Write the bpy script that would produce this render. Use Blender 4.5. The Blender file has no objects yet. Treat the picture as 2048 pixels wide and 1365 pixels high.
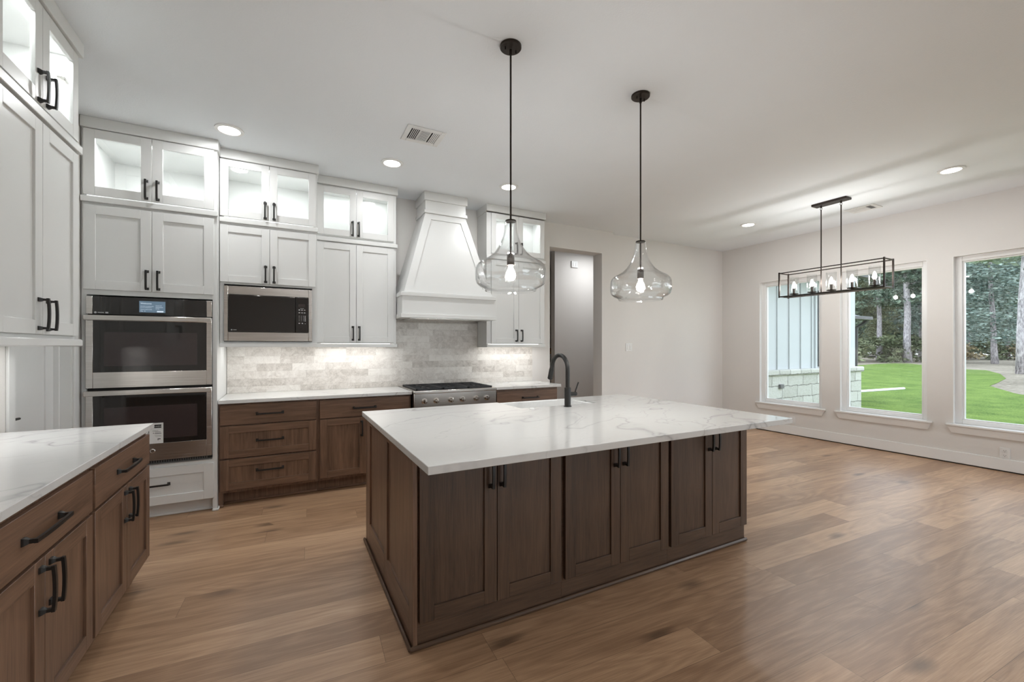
import bpy, bmesh, math, random
from mathutils import Vector, Matrix
random.seed(7)
R = math.radians
SC = bpy.context.scene
COL = SC.collection

# ------------------------------------------------------------------ camera, world, exposure
F_PX, TH, CY, CAM_H = 857.5, R(27.846), 694.8, 1.3566
cam_d = bpy.data.cameras.new('camera')
cam_d.sensor_width = 36.0
cam_d.lens = F_PX / 2048 * 36.0
cam_d.shift_y = (CY - 682.5) / 2048
cam_d.clip_start = 0.02
cam_d.clip_end = 400
cam = bpy.data.objects.new('camera', cam_d)
COL.objects.link(cam)
cam.location = (0, 0, CAM_H)
cam.rotation_euler = (R(90), 0, -TH)
SC.camera = cam

SC.view_settings.view_transform = 'Standard'
SC.view_settings.look = 'None'
SC.view_settings.exposure = 0.80
SC.view_settings.gamma = 1.0
SC.view_settings.use_curve_mapping = False
cy = SC.cycles
cy.max_bounces = 10
cy.diffuse_bounces = 5
cy.glossy_bounces = 4
cy.transmission_bounces = 6
cy.transparent_max_bounces = 16
cy.caustics_reflective = False
cy.caustics_refractive = False
cy.sample_clamp_indirect = 6.0
cy.use_denoising = True

SKY = 2.4
W = bpy.data.worlds.new('overcast_sky')
SC.world = W
W.use_nodes = True
nt = W.node_tree
bg = nt.nodes['Background']
tc = nt.nodes.new('ShaderNodeTexCoord')
sx = nt.nodes.new('ShaderNodeSeparateXYZ')
cr = nt.nodes.new('ShaderNodeValToRGB')
nt.links.new(tc.outputs['Generated'], sx.inputs[0])
nt.links.new(sx.outputs['Z'], cr.inputs[0])
cr.color_ramp.elements[0].color = (0.84, 0.90, 0.96, 1)
cr.color_ramp.elements[1].color = (0.70, 0.82, 1.0, 1)
nt.links.new(cr.outputs[0], bg.inputs[0])
bg.inputs[1].default_value = SKY

CAN_W = 4.6        # watts of one recessed ceiling light
PEND_W = 9.0
CANDLE_W = 4.6
HALL_W = 7.5
STRIP_W = 1.0      # under-cabinet strips
BOX_W = 4.0         # lights inside the glass cabinets

def area_light(name, loc, size, watts, size_y=None, color=(.965, 0.985, 1.0), rot=(0, 0, 0), parent=None, spread=180):
    d = bpy.data.lights.new(name, 'AREA')
    d.energy = watts
    d.color = color
    d.spread = R(spread)
    if size_y is None:
        d.shape = 'DISK'; d.size = size
    else:
        d.shape = 'RECTANGLE'; d.size = size; d.size_y = size_y
    o = bpy.data.objects.new(name, d)
    COL.objects.link(o)
    o.location = loc
    o.rotation_euler = rot
    return o

def point_light(name, loc, watts, radius=.012, color=(1, .985, .96)):
    d = bpy.data.lights.new(name, 'POINT')
    d.energy = watts; d.color = color; d.shadow_soft_size = radius
    o = bpy.data.objects.new(name, d); COL.objects.link(o); o.location = loc
    return o

# ------------------------------------------------------------------ materials
def srgb(r, g, b):
    f = lambda c: (c / 255 / 12.92) if c / 255 <= .04045 else ((c / 255 + .055) / 1.055) ** 2.4
    return (f(r), f(g), f(b), 1)

class NT:
    """small helper round a material's node tree"""
    def __init__(s, name):
        s.m = bpy.data.materials.new(name); s.m.use_nodes = True
        s.t = s.m.node_tree; s.b = s.t.nodes['Principled BSDF']
    def n(s, kind, **kw):
        o = s.t.nodes.new(kind)
        for k, v in kw.items():
            if k.startswith('i_'):
                key = k[2:]
                o.inputs[int(key) if key.isdigit() else key.replace('_', ' ')].default_value = v
            else:
                setattr(o, k, v)
        return o
    def l(s, a, b): s.t.links.new(a, b)
    def math(s, op, a, b=None, c=None):
        o = s.t.nodes.new('ShaderNodeMath'); o.operation = op
        for i, v in enumerate((a, b, c)):
            if v is None: continue
            if isinstance(v, (int, float)): o.inputs[i].default_value = v
            else: s.l(v, o.inputs[i])
        return o.outputs[0]
    def ramp(s, fac, stops, interp='LINEAR'):
        o = s.t.nodes.new('ShaderNodeValToRGB'); o.color_ramp.interpolation = interp
        e = o.color_ramp.elements
        while len(e) < len(stops): e.new(0.5)
        for q, (p, c) in zip(e, stops):
            q.position = p; q.color = c if len(c) == 4 else (*c, 1)
        s.l(fac, o.inputs[0]); return o.outputs[0]
    def mix(s, fac, a, b, blend='MIX'):
        o = s.t.nodes.new('ShaderNodeMix'); o.data_type = 'RGBA'; o.blend_type = blend
        for i, v in ((0, fac), (6, a), (7, b)):
            if isinstance(v, (int, float)): o.inputs[i].default_value = v
            elif isinstance(v, tuple): o.inputs[i].default_value = v
            else: s.l(v, o.inputs[i])
        return o.outputs[2]
    def coord(s, scale=(1, 1, 1), rot=(0, 0, 0), which='Object'):
        t = s.n('ShaderNodeTexCoord'); m = s.n('ShaderNodeMapping')
        m.inputs['Scale'].default_value = scale; m.inputs['Rotation'].default_value = rot
        s.l(t.outputs[which], m.inputs[0]); return m.outputs[0]
    def noise(s, vec, scale, detail=3, rough=.5, dist=0):
        o = s.n('ShaderNodeTexNoise'); o.inputs['Scale'].default_value = scale
        o.inputs['Detail'].default_value = detail; o.inputs['Roughness'].default_value = rough
        o.inputs['Distortion'].default_value = dist
        s.l(vec, o.inputs['Vector']); return o.outputs[0]
    def bump(s, h, strength=.2, dist=.002):
        o = s.n('ShaderNodeBump'); o.inputs['Strength'].default_value = strength
        o.inputs['Distance'].default_value = dist
        s.l(h, o.inputs['Height']); s.l(o.outputs[0], s.b.inputs['Normal'])
    def set(s, color=None, rough=None, metal=None, spec=None):
        if color is not None:
            if isinstance(color, tuple): s.b.inputs['Base Color'].default_value = color
            else: s.l(color, s.b.inputs['Base Color'])
        if rough is not None:
            if isinstance(rough, (int, float)): s.b.inputs['Roughness'].default_value = rough
            else: s.l(rough, s.b.inputs['Roughness'])
        if metal is not None: s.b.inputs['Metallic'].default_value = metal
        if spec is not None: s.b.inputs['Specular IOR Level'].default_value = spec
        return s.m

def paint(name, col, rough=.4, bump=.0, scale=180, var=.03):
    q = NT(name); v = q.coord()
    n = q.noise(v, 3.0, 2)
    d = tuple(c * (1 - var) for c in col[:3]) + (1,)
    m = q.set(q.mix(n, col, d), rough)
    if bump:
        q.bump(q.noise(v, scale, 3, .55), bump, .003)
    return m

def wood(name, dark, light, axis, rough=.38):
    """stained maple/alder; the grain runs along the given axis (0 x, 1 y, 2 z)"""
    q = NT(name)
    sc = [22, 22, 22]; sc[axis] = 1.3
    v = q.coord(tuple(sc))
    sc2 = [160, 160, 160]; sc2[axis] = 6
    f = q.noise(q.coord(tuple(sc2)), 1.0, 3, .6)
    a = q.noise(v, 1.0, 4, .6, 1.2)
    sc3 = [3.2, 3.2, 3.2]; sc3[axis] = .8
    big = q.noise(q.coord(tuple(sc3)), 1.0, 2, .5, .5)
    rings = q.math('FRACT', q.math('MULTIPLY', a, 3.0))
    k = q.math('ADD', q.math('MULTIPLY', a, .30), q.math('MULTIPLY', f, .44))
    k = q.math('ADD', k, q.math('MULTIPLY', rings, .10))
    k = q.math('ADD', k, q.math('MULTIPLY', big, .25))
    col = q.ramp(k, [(.30, dark), (.72, light)])
    m = q.set(col, rough)
    q.bump(f, .10, .001)
    return m

M = {}
M['white'] = paint('white_cabinet_paint', (.70, .702, .69, 1), .32, .04, 60)
M['trimwhite'] = paint('white_trim_paint', (.80, .795, .785, 1), .35)
M['wall'] = paint('warm_grey_wall_paint', (.71, .688, .664, 1), .62, .30, 120)
M['ceil'] = paint('textured_ceiling_paint', (.81, .84, .87, 1), .75, .35, 110)
WD, WL = srgb(70, 52, 41), srgb(134, 104, 84)
M['wood_x'] = wood('stained_wood_grain_x', WD, WL, 0)
M['wood_y'] = wood('stained_wood_grain_y', WD, WL, 1)
M['wood_z'] = wood('stained_wood_grain_z', WD, WL, 2)
SHADE_D, SHADE_L = srgb(50, 37, 28), srgb(98, 75, 58)  # darker copy of the wood: the island front's shade is in the colour
M['isl_shade_x'] = wood('island_shaded_wood_x', SHADE_D, SHADE_L, 0)
M['isl_shade_z'] = wood('island_shaded_wood_z', SHADE_D, SHADE_L, 2)
def plain(name, col, rough, metal=0, spec=None):
    q = NT(name)
    n = q.noise(q.coord(), 40, 2)
    d = tuple(c * .88 for c in col[:3]) + (1,)
    return q.set(q.mix(n, col, d), rough, metal, spec)
M['black'] = plain('matte_black_metal', (.012, .011, .010, 1), .42, .0)
M['bronze'] = plain('dark_bronze_metal', (.035, .026, .021, 1), .42, .6)
M['iron'] = plain('cast_iron', (.02, .021, .024, 1), .55)
M['dark'] = plain('dark_gap', (.01, .009, .008, 1), .8)
M['blackglass'] = plain('black_appliance_glass', (.016, .014, .013, 1), .05, 0, .7)
M['ovenwindow'] = plain('oven_window_glass', (.045, .034, .034, 1), .07, 0, .7)
M['plastic'] = plain('white_plastic', (.78, .78, .77, 1), .4)
M['slot'] = plain('grey_slot', (.12, .12, .12, 1), .6)
M['fireclay'] = plain('white_fireclay', (.86, .86, .85, 1), .15)
M['chrome'] = plain('polished_chrome', (.72, .69, .66, 1), .12, 1)
M['amber'] = plain('amber_wood', (.42, .19, .05, 1), .5)

def steel(name, axis):
    q = NT(name)
    sc = [260, 260, 260]; sc[axis] = 3
    f = q.noise(q.coord(tuple(sc)), 1, 2)
    c = q.ramp(f, [(.3, (.56, .53, .50)), (.7, (.72, .69, .655))])
    m = q.set(c, q.math('ADD', q.math('MULTIPLY', f, .10), .20), 1.0)
    q.bump(f, .04, .0004)
    return m
M['steel'] = steel('brushed_stainless_steel', 0)

def emit(name, col, strength):
    q = NT(name)
    q.b.inputs['Base Color'].default_value = tuple(min(c * .3, .3) for c in col[:3]) + (1,)
    q.b.inputs['Emission Color'].default_value = col
    q.b.inputs['Emission Strength'].default_value = strength
    return q.m
M['lens'] = emit('lit_ceiling_lens', (1, .97, .92, 1), 9)
def glow(name, col, strength):
    q = NT(name); q.t.nodes.remove(q.b)
    out = [n for n in q.t.nodes if n.type == 'OUTPUT_MATERIAL'][0]
    e = q.n('ShaderNodeEmission'); e.inputs[0].default_value = col; e.inputs[1].default_value = strength
    t = q.n('ShaderNodeBsdfTransparent'); a = q.n('ShaderNodeAddShader')
    q.l(e.outputs[0], a.inputs[0]); q.l(t.outputs[0], a.inputs[1]); q.l(a.outputs[0], out.inputs[0])
    return q.m
M['bulb'] = glow('lit_clear_bulb', (1, .97, .92, 1), 1.6)
M['bulb2'] = glow('lit_candle_bulb', (1, .94, .84, 1), 1.6)
M['strip'] = emit('led_strip', (1, .95, .88, 1), 5)
M['screen'] = emit('lit_touch_screen', (.085, .13, .175, 1), .7)
M['screentext'] = emit('lit_screen_text', (.72, .82, .92, 1), .5)
M['keytext'] = plain('grey_key_print', (.42, .42, .42, 1), .5)

def thin_glass(name, tint=(.97, .985, .98, 1), ior=1.45, bump=0, gain=1.0, scale=9):
    q = NT(name); t = q.t
    t.nodes.remove(q.b)
    out = [n for n in t.nodes if n.type == 'OUTPUT_MATERIAL'][0]
    tr = q.n('ShaderNodeBsdfTransparent'); tr.inputs[0].default_value = tint
    gl = q.n('ShaderNodeBsdfGlossy'); gl.inputs['Roughness'].default_value = .01
    fr = q.n('ShaderNodeLayerWeight'); fr.inputs[0].default_value = .5
    mx = q.n('ShaderNodeMixShader')
    if bump:
        nz = q.noise(q.coord(), scale, 2, .5, .6)
        b = q.n('ShaderNodeBump'); b.inputs['Strength'].default_value = bump; b.inputs['Distance'].default_value = .02
        q.l(nz, b.inputs['Height']); q.l(b.outputs[0], gl.inputs['Normal']); q.l(b.outputs[0], fr.inputs[1])
    f0 = ((ior - 1) / (ior + 1)) ** 2 * 1.6
    p5 = q.math('POWER', fr.outputs[1], 5.0)
    q.l(q.math('MULTIPLY', q.math('ADD', q.math('MULTIPLY', p5, 1 - f0), f0), gain), mx.inputs[0])
    q.l(tr.outputs[0], mx.inputs[1]); q.l(gl.outputs[0], mx.inputs[2])
    q.l(mx.outputs[0], out.inputs[0])
    return q.m
M['glass'] = thin_glass('window_pane_glass')
M['cabglass'] = thin_glass('cabinet_pane_glass')
M['blown'] = thin_glass('clear_blown_glass', (.982, .986, .986, 1), 1.45, .45, 1.6)
M['shade'] = thin_glass('clear_shade_glass', (.965, .97, .97, 1), 1.45, .1, .8)

def quartz():
    q = NT('white_veined_quartz'); v = q.coord((1, 1, 1), (0, 0, R(-28)))
    warp = q.n('ShaderNodeTexNoise'); warp.inputs['Scale'].default_value = 1.6; warp.inputs['Detail'].default_value = 4
    q.l(v, warp.inputs['Vector'])
    def veins(sx, sy, amt, width, seed):
        vm = q.n('ShaderNodeVectorMath', operation='MULTIPLY_ADD')
        vm.inputs[1].default_value = (amt, amt, amt); q.l(warp.outputs['Color'], vm.inputs[0]); q.l(v, vm.inputs[2])
        mp = q.n('ShaderNodeMapping'); mp.inputs['Scale'].default_value = (sx, sy, sy); mp.inputs['Location'].default_value = (seed, seed * .7, 0)
        q.l(vm.outputs[0], mp.inputs[0])
        n = q.noise(mp.outputs[0], 1.0, 2, .45)
        r = q.math('ABSOLUTE', q.math('SUBTRACT', n, .5))
        return q.ramp(r, [(0, (1, 1, 1)), (width, (.28, .28, .28)), (width * 3.2, (0, 0, 0))])
    a = veins(.75, 2.6, .45, .006, 2.0)
    b = veins(1.2, 4.4, .6, .005, 7.3)
    mk = q.ramp(q.noise(v, 1.1, 2), [(.34, (0, 0, 0)), (.58, (1, 1, 1))])
    fine = q.noise(q.coord(), 30, 3)
    va = q.math('MULTIPLY', a, q.math('ADD', q.math('MULTIPLY', mk, .6), .22))
    vb = q.math('MULTIPLY', b, q.math('MULTIPLY', mk, .5))
    k = q.math('MULTIPLY', q.math('MAXIMUM', va, vb), q.math('ADD', q.math('MULTIPLY', fine, .9), .25))
    base = q.mix(fine, (.70, .698, .685, 1), (.67, .668, .655, 1))
    q.set(q.mix(k, base, (.25, .25, .255, 1)), .09)
    return q.m
M['quartz'] = quartz()

def floor_mat():
    q = NT('wide_oak_floor_planks')
    v = q.coord((1, 1, 1), (0, 0, R(2.7)))
    s = q.n('ShaderNodeSeparateXYZ'); q.l(v, s.inputs[0])
    PW, PL = .19, 1.75
    yy = q.math('DIVIDE', s.outputs[1], PW); row = q.math('FLOOR', yy)
    wn = q.n('ShaderNodeTexWhiteNoise', noise_dimensions='1D'); q.l(row, wn.inputs['W'])
    xx = q.math('ADD', q.math('DIVIDE', s.outputs[0], PL), q.math('MULTIPLY', wn.outputs['Value'], 7.0))
    colm = q.math('FLOOR', xx)
    cid = q.n('ShaderNodeCombineXYZ'); q.l(row, cid.inputs[0]); q.l(colm, cid.inputs[1])
    w2 = q.n('ShaderNodeTexWhiteNoise', noise_dimensions='2D'); q.l(cid.outputs[0], w2.inputs['Vector'])
    pid = w2.outputs['Value']
    def edge(val, size, w):
        f = q.math('FRACT', val)
        d = q.math('MINIMUM', f, q.math('SUBTRACT', 1.0, f))
        return q.math('LESS_THAN', q.math('MULTIPLY', d, size), w)
    gap = q.math('MAXIMUM', edge(yy, PW, .0011), edge(xx, PL, .0011))
    # grain coordinates, shifted for each plank
    off = q.n('ShaderNodeVectorMath', operation='MULTIPLY_ADD'); off.inputs[1].default_value = (19, 13, 7)
    q.l(w2.outputs['Color'], off.inputs[0]); q.l(v, off.inputs[2])
    def g(sc, det, ro, di):
        mp = q.n('ShaderNodeMapping'); mp.inputs['Scale'].default_value = sc; q.l(off.outputs[0], mp.inputs[0])
        return q.noise(mp.outputs[0], 1, det, ro, di)
    broad = g((.9, 5.5, 1), 3, .5, 1.0)
    cath = q.math('FRACT', q.math('MULTIPLY', g((.7, 4.2, 1), 2, .4, .6), 11.0))
    cath = q.math('ABSOLUTE', q.math('SUBTRACT', cath, .5))
    fine = g((6, 210, 1), 3, .6, 0)
    mid = g((2.2, 34, 1), 3, .6, .4)
    k = q.math('ADD', q.math('MULTIPLY', broad, .22), q.math('MULTIPLY', fine, .30))
    k = q.math('ADD', k, q.math('MULTIPLY', mid, .20))
    k = q.math('ADD', k, q.math('MULTIPLY', cath, .15))
    k = q.math('ADD', k, q.math('MULTIPLY', q.math('SUBTRACT', pid, .5), .16))
    col = q.ramp(k, [(.30, srgb(148, 115, 88)), (.50, srgb(190, 155, 123)), (.70, srgb(220, 190, 160))])
    # knots
    mp = q.n('ShaderNodeMapping'); mp.inputs["Scale"].default_value = (1.7, 4.6, 1); q.l(off.outputs[0], mp.inputs[0])
    vo = q.n('ShaderNodeTexVoronoi', voronoi_dimensions='2D'); vo.inputs['Scale'].default_value = 1.0; q.l(mp.outputs[0], vo.inputs['Vector'])
    sep = q.n('ShaderNodeSeparateColor'); q.l(vo.outputs['Color'], sep.inputs[0])
    rare = q.math('GREATER_THAN', sep.outputs[0], .86)
    kn = q.ramp(q.math('ADD', vo.outputs['Distance'], q.math('MULTIPLY', q.math('SUBTRACT', mid, .5), .16)), [(.045, (1, 1, 1)), (.095, (.7, .7, .7)), (.21, (0, 0, 0))])
    col = q.mix(q.math('MULTIPLY', q.math("MULTIPLY", kn, rare), .62), col, srgb(66, 49, 38))
    col = q.mix(q.math('MULTIPLY', gap, .55), col, srgb(70, 50, 36))
    rg = q.math('ADD', q.math('MULTIPLY', fine, .12), .30)
    q.set(col, rg)
    h = q.math('SUBTRACT', q.math('ADD', q.math('MULTIPLY', fine, .3), q.math('MULTIPLY', cath, .5)), q.math('MULTIPLY', gap, 2.5))
    q.bump(h, .16, .0012)
    return q.m
M['floor'] = floor_mat()

def tile_mat():
    q = NT('stone_subway_tile'); v = q.coord()
    s = q.n('ShaderNodeSeparateXYZ'); q.l(v, s.inputs[0])
    TW, THh = .31, .0745
    zz = q.math('DIVIDE', q.math('SUBTRACT', s.outputs[2], .0), THh); row = q.math('FLOOR', zz)
    wn = q.n('ShaderNodeTexWhiteNoise', noise_dimensions='1D'); q.l(row, wn.inputs['W'])
    xx = q.math('ADD', q.math('DIVIDE', s.outputs[0], TW), q.math('MULTIPLY', wn.outputs['Value'], 5.0))
    cid = q.n('ShaderNodeCombineXYZ'); q.l(row, cid.inputs[0]); q.l(q.math('FLOOR', xx), cid.inputs[1])
    w2 = q.n('ShaderNodeTexWhiteNoise', noise_dimensions='2D'); q.l(cid.outputs[0], w2.inputs['Vector'])
    def edge(val, size, w):
        f = q.math('FRACT', val); d = q.math('MINIMUM', f, q.math('SUBTRACT', 1.0, f))
        return q.math('LESS_THAN', q.math('MULTIPLY', d, size), w)
    gap = q.math('MAXIMUM', edge(zz, THh, .0010), edge(xx, TW, .0010))
    off = q.n('ShaderNodeVectorMath', operation='MULTIPLY_ADD'); off.inputs[1].default_value = (9, 9, 9)
    q.l(w2.outputs['Color'], off.inputs[0]); q.l(v, off.inputs[2])
    a = q.noise(off.outputs[0], 9, 5, .62, 1.6); b = q.noise(off.outputs[0], 38, 4, .7, 2.0)
    k = q.math('ADD', q.math('MULTIPLY', a, .55), q.math('MULTIPLY', b, .45))
    k = q.math('ADD', k, q.math('MULTIPLY', q.math('SUBTRACT', w2.outputs['Value'], .5), .22))
    col = q.ramp(k, [(.28, srgb(172, 165, 157)), (.46, srgb(206, 200, 193)), (.64, srgb(226, 222, 216))])
    col = q.mix(q.math('MULTIPLY', gap, .35), col, srgb(165, 160, 152))
    q.set(col, .35)
    q.bump(q.math('SUBTRACT', q.math('MULTIPLY', k, .4), gap), .25, .0015)
    return q.m
M['tile'] = tile_mat()

def stone_mat():
    q = NT('cream_chopped_stone'); v = q.coord()
    br = q.n('ShaderNodeTexBrick'); br.inputs['Scale'].default_value = 1
    br.inputs['Brick Width'].default_value = .52; br.inputs['Row Height'].default_value = .23
    br.inputs['Mortar Size'].default_value = .008; br.offset_frequency = 2; br.offset = .37; br.squash = .7; br.squash_frequency = 3
    br.inputs['Color1'].default_value = srgb(196, 194, 186); br.inputs['Color2'].default_value = srgb(170, 168, 158)
    br.inputs['Mortar'].default_value = srgb(84, 80, 70)
    mp = q.n('ShaderNodeMapping'); mp.inputs['Rotation'].default_value = (R(90), 0, 0)
    nz = q.n('ShaderNodeTexNoise'); nz.inputs['Scale'].default_value = 5
    q.l(v, nz.inputs['Vector'])
    ad = q.n('ShaderNodeVectorMath', operation='MULTIPLY_ADD'); ad.inputs[1].default_value = (.05, .05, .05)
    q.l(nz.outputs['Color'], ad.inputs[0]); q.l(v, ad.inputs[2]); q.l(ad.outputs[0], mp.inputs[0])
    q.l(mp.outputs[0], br.inputs['Vector'])
    n2 = q.noise(v, 22, 5, .65)
    col = q.mix(q.ramp(n2, [(.35, (0, 0, 0)), (.7, (1, 1, 1))]), br.outputs['Color'], srgb(200, 202, 196), 'MIX')
    col = q.mix(.45, br.outputs['Color'], col)
    q.set(col, .85)
    q.bump(q.math('ADD', n2, q.math('MULTIPLY', br.outputs['Fac'], -1.0)), .6, .02)
    return q.m
M['stone'] = stone_mat()
M['siding'] = paint('white_siding_paint', (.50, .52, .53, 1), .6)
M['gutter'] = plain('black_gutter', (.02, .022, .024, 1), .45)
M['soffit'] = plain('pale_soffit', (.72, .74, .72, 1), .6)
M['shingle'] = plain('grey_shingles', (.16, .17, .18, 1), .9)
M['winblue'] = plain('dark_outdoor_window', (.03, .045, .055, 1), .08)

def ground_mat(name, a, b, sc, bump=.6):
    q = NT(name); v = q.coord()
    n = q.noise(v, sc, 5, .7); n2 = q.noise(v, sc * .06, 3, .6)
    k = q.math('ADD', q.math('MULTIPLY', n, .65), q.math('MULTIPLY', n2, .35))
    q.set(q.ramp(k, [(.36, a), (.64, b)]), .95, 0, .15)
    q.bump(n, bump, .03)
    return q.m
M['lawn'] = ground_mat('green_lawn', srgb(54, 80, 26), srgb(120, 140, 66), 26)
M['straw'] = ground_mat('pine_straw_ground', srgb(92, 84, 72), srgb(158, 148, 132), 6)

def leaf_mat(name, a, b):
    q = NT(name)
    oi = q.n('ShaderNodeObjectInfo')
    n = q.noise(q.coord(), 1.3, 3, .6)
    k = q.math('ADD', q.math('MULTIPLY', n, .8), q.math('MULTIPLY', oi.outputs['Random'], .25))
    q.set(q.ramp(k, [(.35, a), (.75, b)]), .7, 0, .2)
    return q.m
M['leafa'] = leaf_mat('evergreen_leaf', srgb(46, 64, 50), srgb(156, 174, 150))
M['leafb'] = leaf_mat('olive_leaf', srgb(62, 72, 48), srgb(146, 152, 116))
M['leafc'] = leaf_mat('blue_green_leaf', srgb(64, 86, 78), srgb(192, 208, 196))
M['leafd'] = leaf_mat('rusty_bracken', srgb(96, 86, 62), srgb(176, 158, 120))
def bark():
    q = NT('pale_pine_bark'); v = q.coord((7, 7, 1.6))
    n = q.noise(v, 2.2, 5, .65, .5)
    q.set(q.ramp(n, [(.35, srgb(104, 98, 102)), (.62, srgb(196, 190, 192))]), .9, 0, .1)
    q.bump(n, .7, .05)
    return q.m
M['bark'] = bark()

# ------------------------------------------------------------------ geometry helpers
class Fr:
    """axis-aligned frame: a along the run, b outwards from the face, z up"""
    def __init__(s, o, ua, ub): s.o, s.ua, s.ub = Vector(o), Vector(ua), Vector(ub)
    def p(s, a, b, z): return s.o + s.ua * a + s.ub * b + Vector((0, 0, z))
WORLD = Fr((0, 0, 0), (1, 0, 0), (0, 1, 0))

class MB:
    def __init__(s, fr=WORLD): s.bm = bmesh.new(); s.fr = fr
    def box(s, a0, a1, b0, b1, z0, z1, m=0, bev=0.0, fr=None):
        fr = fr or s.fr
        p, q = fr.p(a0, b0, z0), fr.p(a1, b1, z1)
        lo = [min(p[i], q[i]) for i in range(3)]; hi = [max(p[i], q[i]) for i in range(3)]
        r = bmesh.ops.create_cube(s.bm, size=1)
        vs = r['verts']
        for v in vs:
            v.co = Vector([lo[i] + (v.co[i] + .5) * (hi[i] - lo[i]) for i in range(3)])
        fs = {f for v in vs for f in v.link_faces}
        for f in fs: f.material_index = m
        if bev:
            bev = min(bev, .45 * min(hi[i] - lo[i] for i in range(3)))
            es = list({e for v in vs for e in v.link_edges})
            r2 = bmesh.ops.bevel(s.bm, geom=es, offset=bev, segments=1, profile=.5, affect='EDGES', material=m)
        return s
    def face(s, pts, m=0):
        f = s.bm.faces.new([s.bm.verts.new(p) for p in pts]); f.material_index = m; return f
    def hexa(s, lo4, hi4, m=0):
        """two quads of four points each (same winding) joined into a solid"""
        a = [s.bm.verts.new(p) for p in lo4]; b = [s.bm.verts.new(p) for p in hi4]
        n = len(a)
        fs = [s.bm.faces.new(a[::-1]), s.bm.faces.new(b)]
        for i in range(n):
            fs.append(s.bm.faces.new((a[i], a[(i + 1) % n], b[(i + 1) % n], b[i])))
        for f in fs: f.material_index = m
        return s
    def prism(s, poly, z0, z1, m=0):
        return s.hexa([(x, y, z0) for x, y in poly], [(x, y, z1) for x, y in poly], m)
    def tube(s, pts, r, seg=10, m=0, cap=True):
        pts = [Vector(p) for p in pts]; n = len(pts)
        rs = r if isinstance(r, (list, tuple)) else [r] * n
        rings = []; prev = None
        for i in range(n):
            t = (pts[min(i + 1, n - 1)] - pts[max(i - 1, 0)]).normalized()
            if prev is None:
                ref = Vector((0, 0, 1)) if abs(t.z) < .9 else Vector((1, 0, 0))
                u = t.cross(ref).normalized()
            else:
                u = (prev - t * prev.dot(t)).normalized()
            prev = u; w = t.cross(u)
            rings.append([s.bm.verts.new(pts[i] + (u * math.cos(2 * math.pi * k / seg) + w * math.sin(2 * math.pi * k / seg)) * rs[i]) for k in range(seg)])
        for i in range(n - 1):
            for k in range(seg):
                f = s.bm.faces.new((rings[i][k], rings[i][(k + 1) % seg], rings[i + 1][(k + 1) % seg], rings[i + 1][k])); f.material_index = m
        if cap:
            for rg in (rings[0][::-1], rings[-1]):
                f = s.bm.faces.new(rg); f.material_index = m
        return s
    def cyl(s, p0, p1, r0, r1=None, seg=20, m=0):
        return s.tube([p0, p1], [r0, r0 if r1 is None else r1], seg, m)
    def lathe(s, c, prof, seg=32, m=0, axis='z', closed=False):
        c = Vector(c); rings = []
        for r, z in prof:
            ring = []
            for k in range(seg):
                a = 2 * math.pi * k / seg; x, y = r * math.cos(a), r * math.sin(a)
                if axis == 'z': d = Vector((x, y, z))
                elif axis == '-y': d = Vector((x, -z, y))
                else: d = Vector((z, x, y))
                ring.append(s.bm.verts.new(c + d))
            rings.append(ring)
        np_ = len(rings)
        for i in range(np_ if closed else np_ - 1):
            A, B = rings[i], rings[(i + 1) % np_]
            for k in range(seg):
                f = s.bm.faces.new((A[k], A[(k + 1) % seg], B[(k + 1) % seg], B[k])); f.material_index = m
        if not closed:
            for rg in (rings[0][::-1], rings[-1]):
                f = s.bm.faces.new(rg); f.material_index = m
        return s
    def ball(s, c, r, seg=16, m=0, sz=1.0):
        n = 8
        return s.lathe(c, [(max(r * math.sin(math.pi * i / n), r * .02), -r * sz * math.cos(math.pi * i / n)) for i in range(n + 1)], seg, m)
    def build(s, name, mats, parent=None, loc=None, smooth=True):
        L = Vector(ROOT[parent.name]) if parent is not None else Vector(loc or (0, 0, 0))
        bmesh.ops.recalc_face_normals(s.bm, faces=s.bm.faces)
        for v in s.bm.verts: v.co -= L
        me = bpy.data.meshes.new(name); s.bm.to_mesh(me); s.bm.free()
        if smooth:
            me.shade_smooth(); me.set_sharp_from_angle(angle=R(38))
        for mt in (mats if isinstance(mats, (list, tuple)) else [mats]): me.materials.append(M[mt])
        o = bpy.data.objects.new(name, me); COL.objects.link(o)
        if parent is not None: o.parent = parent
        else: o.location = L
        ROOT[o.name] = L
        return o
ROOT = {}

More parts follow.
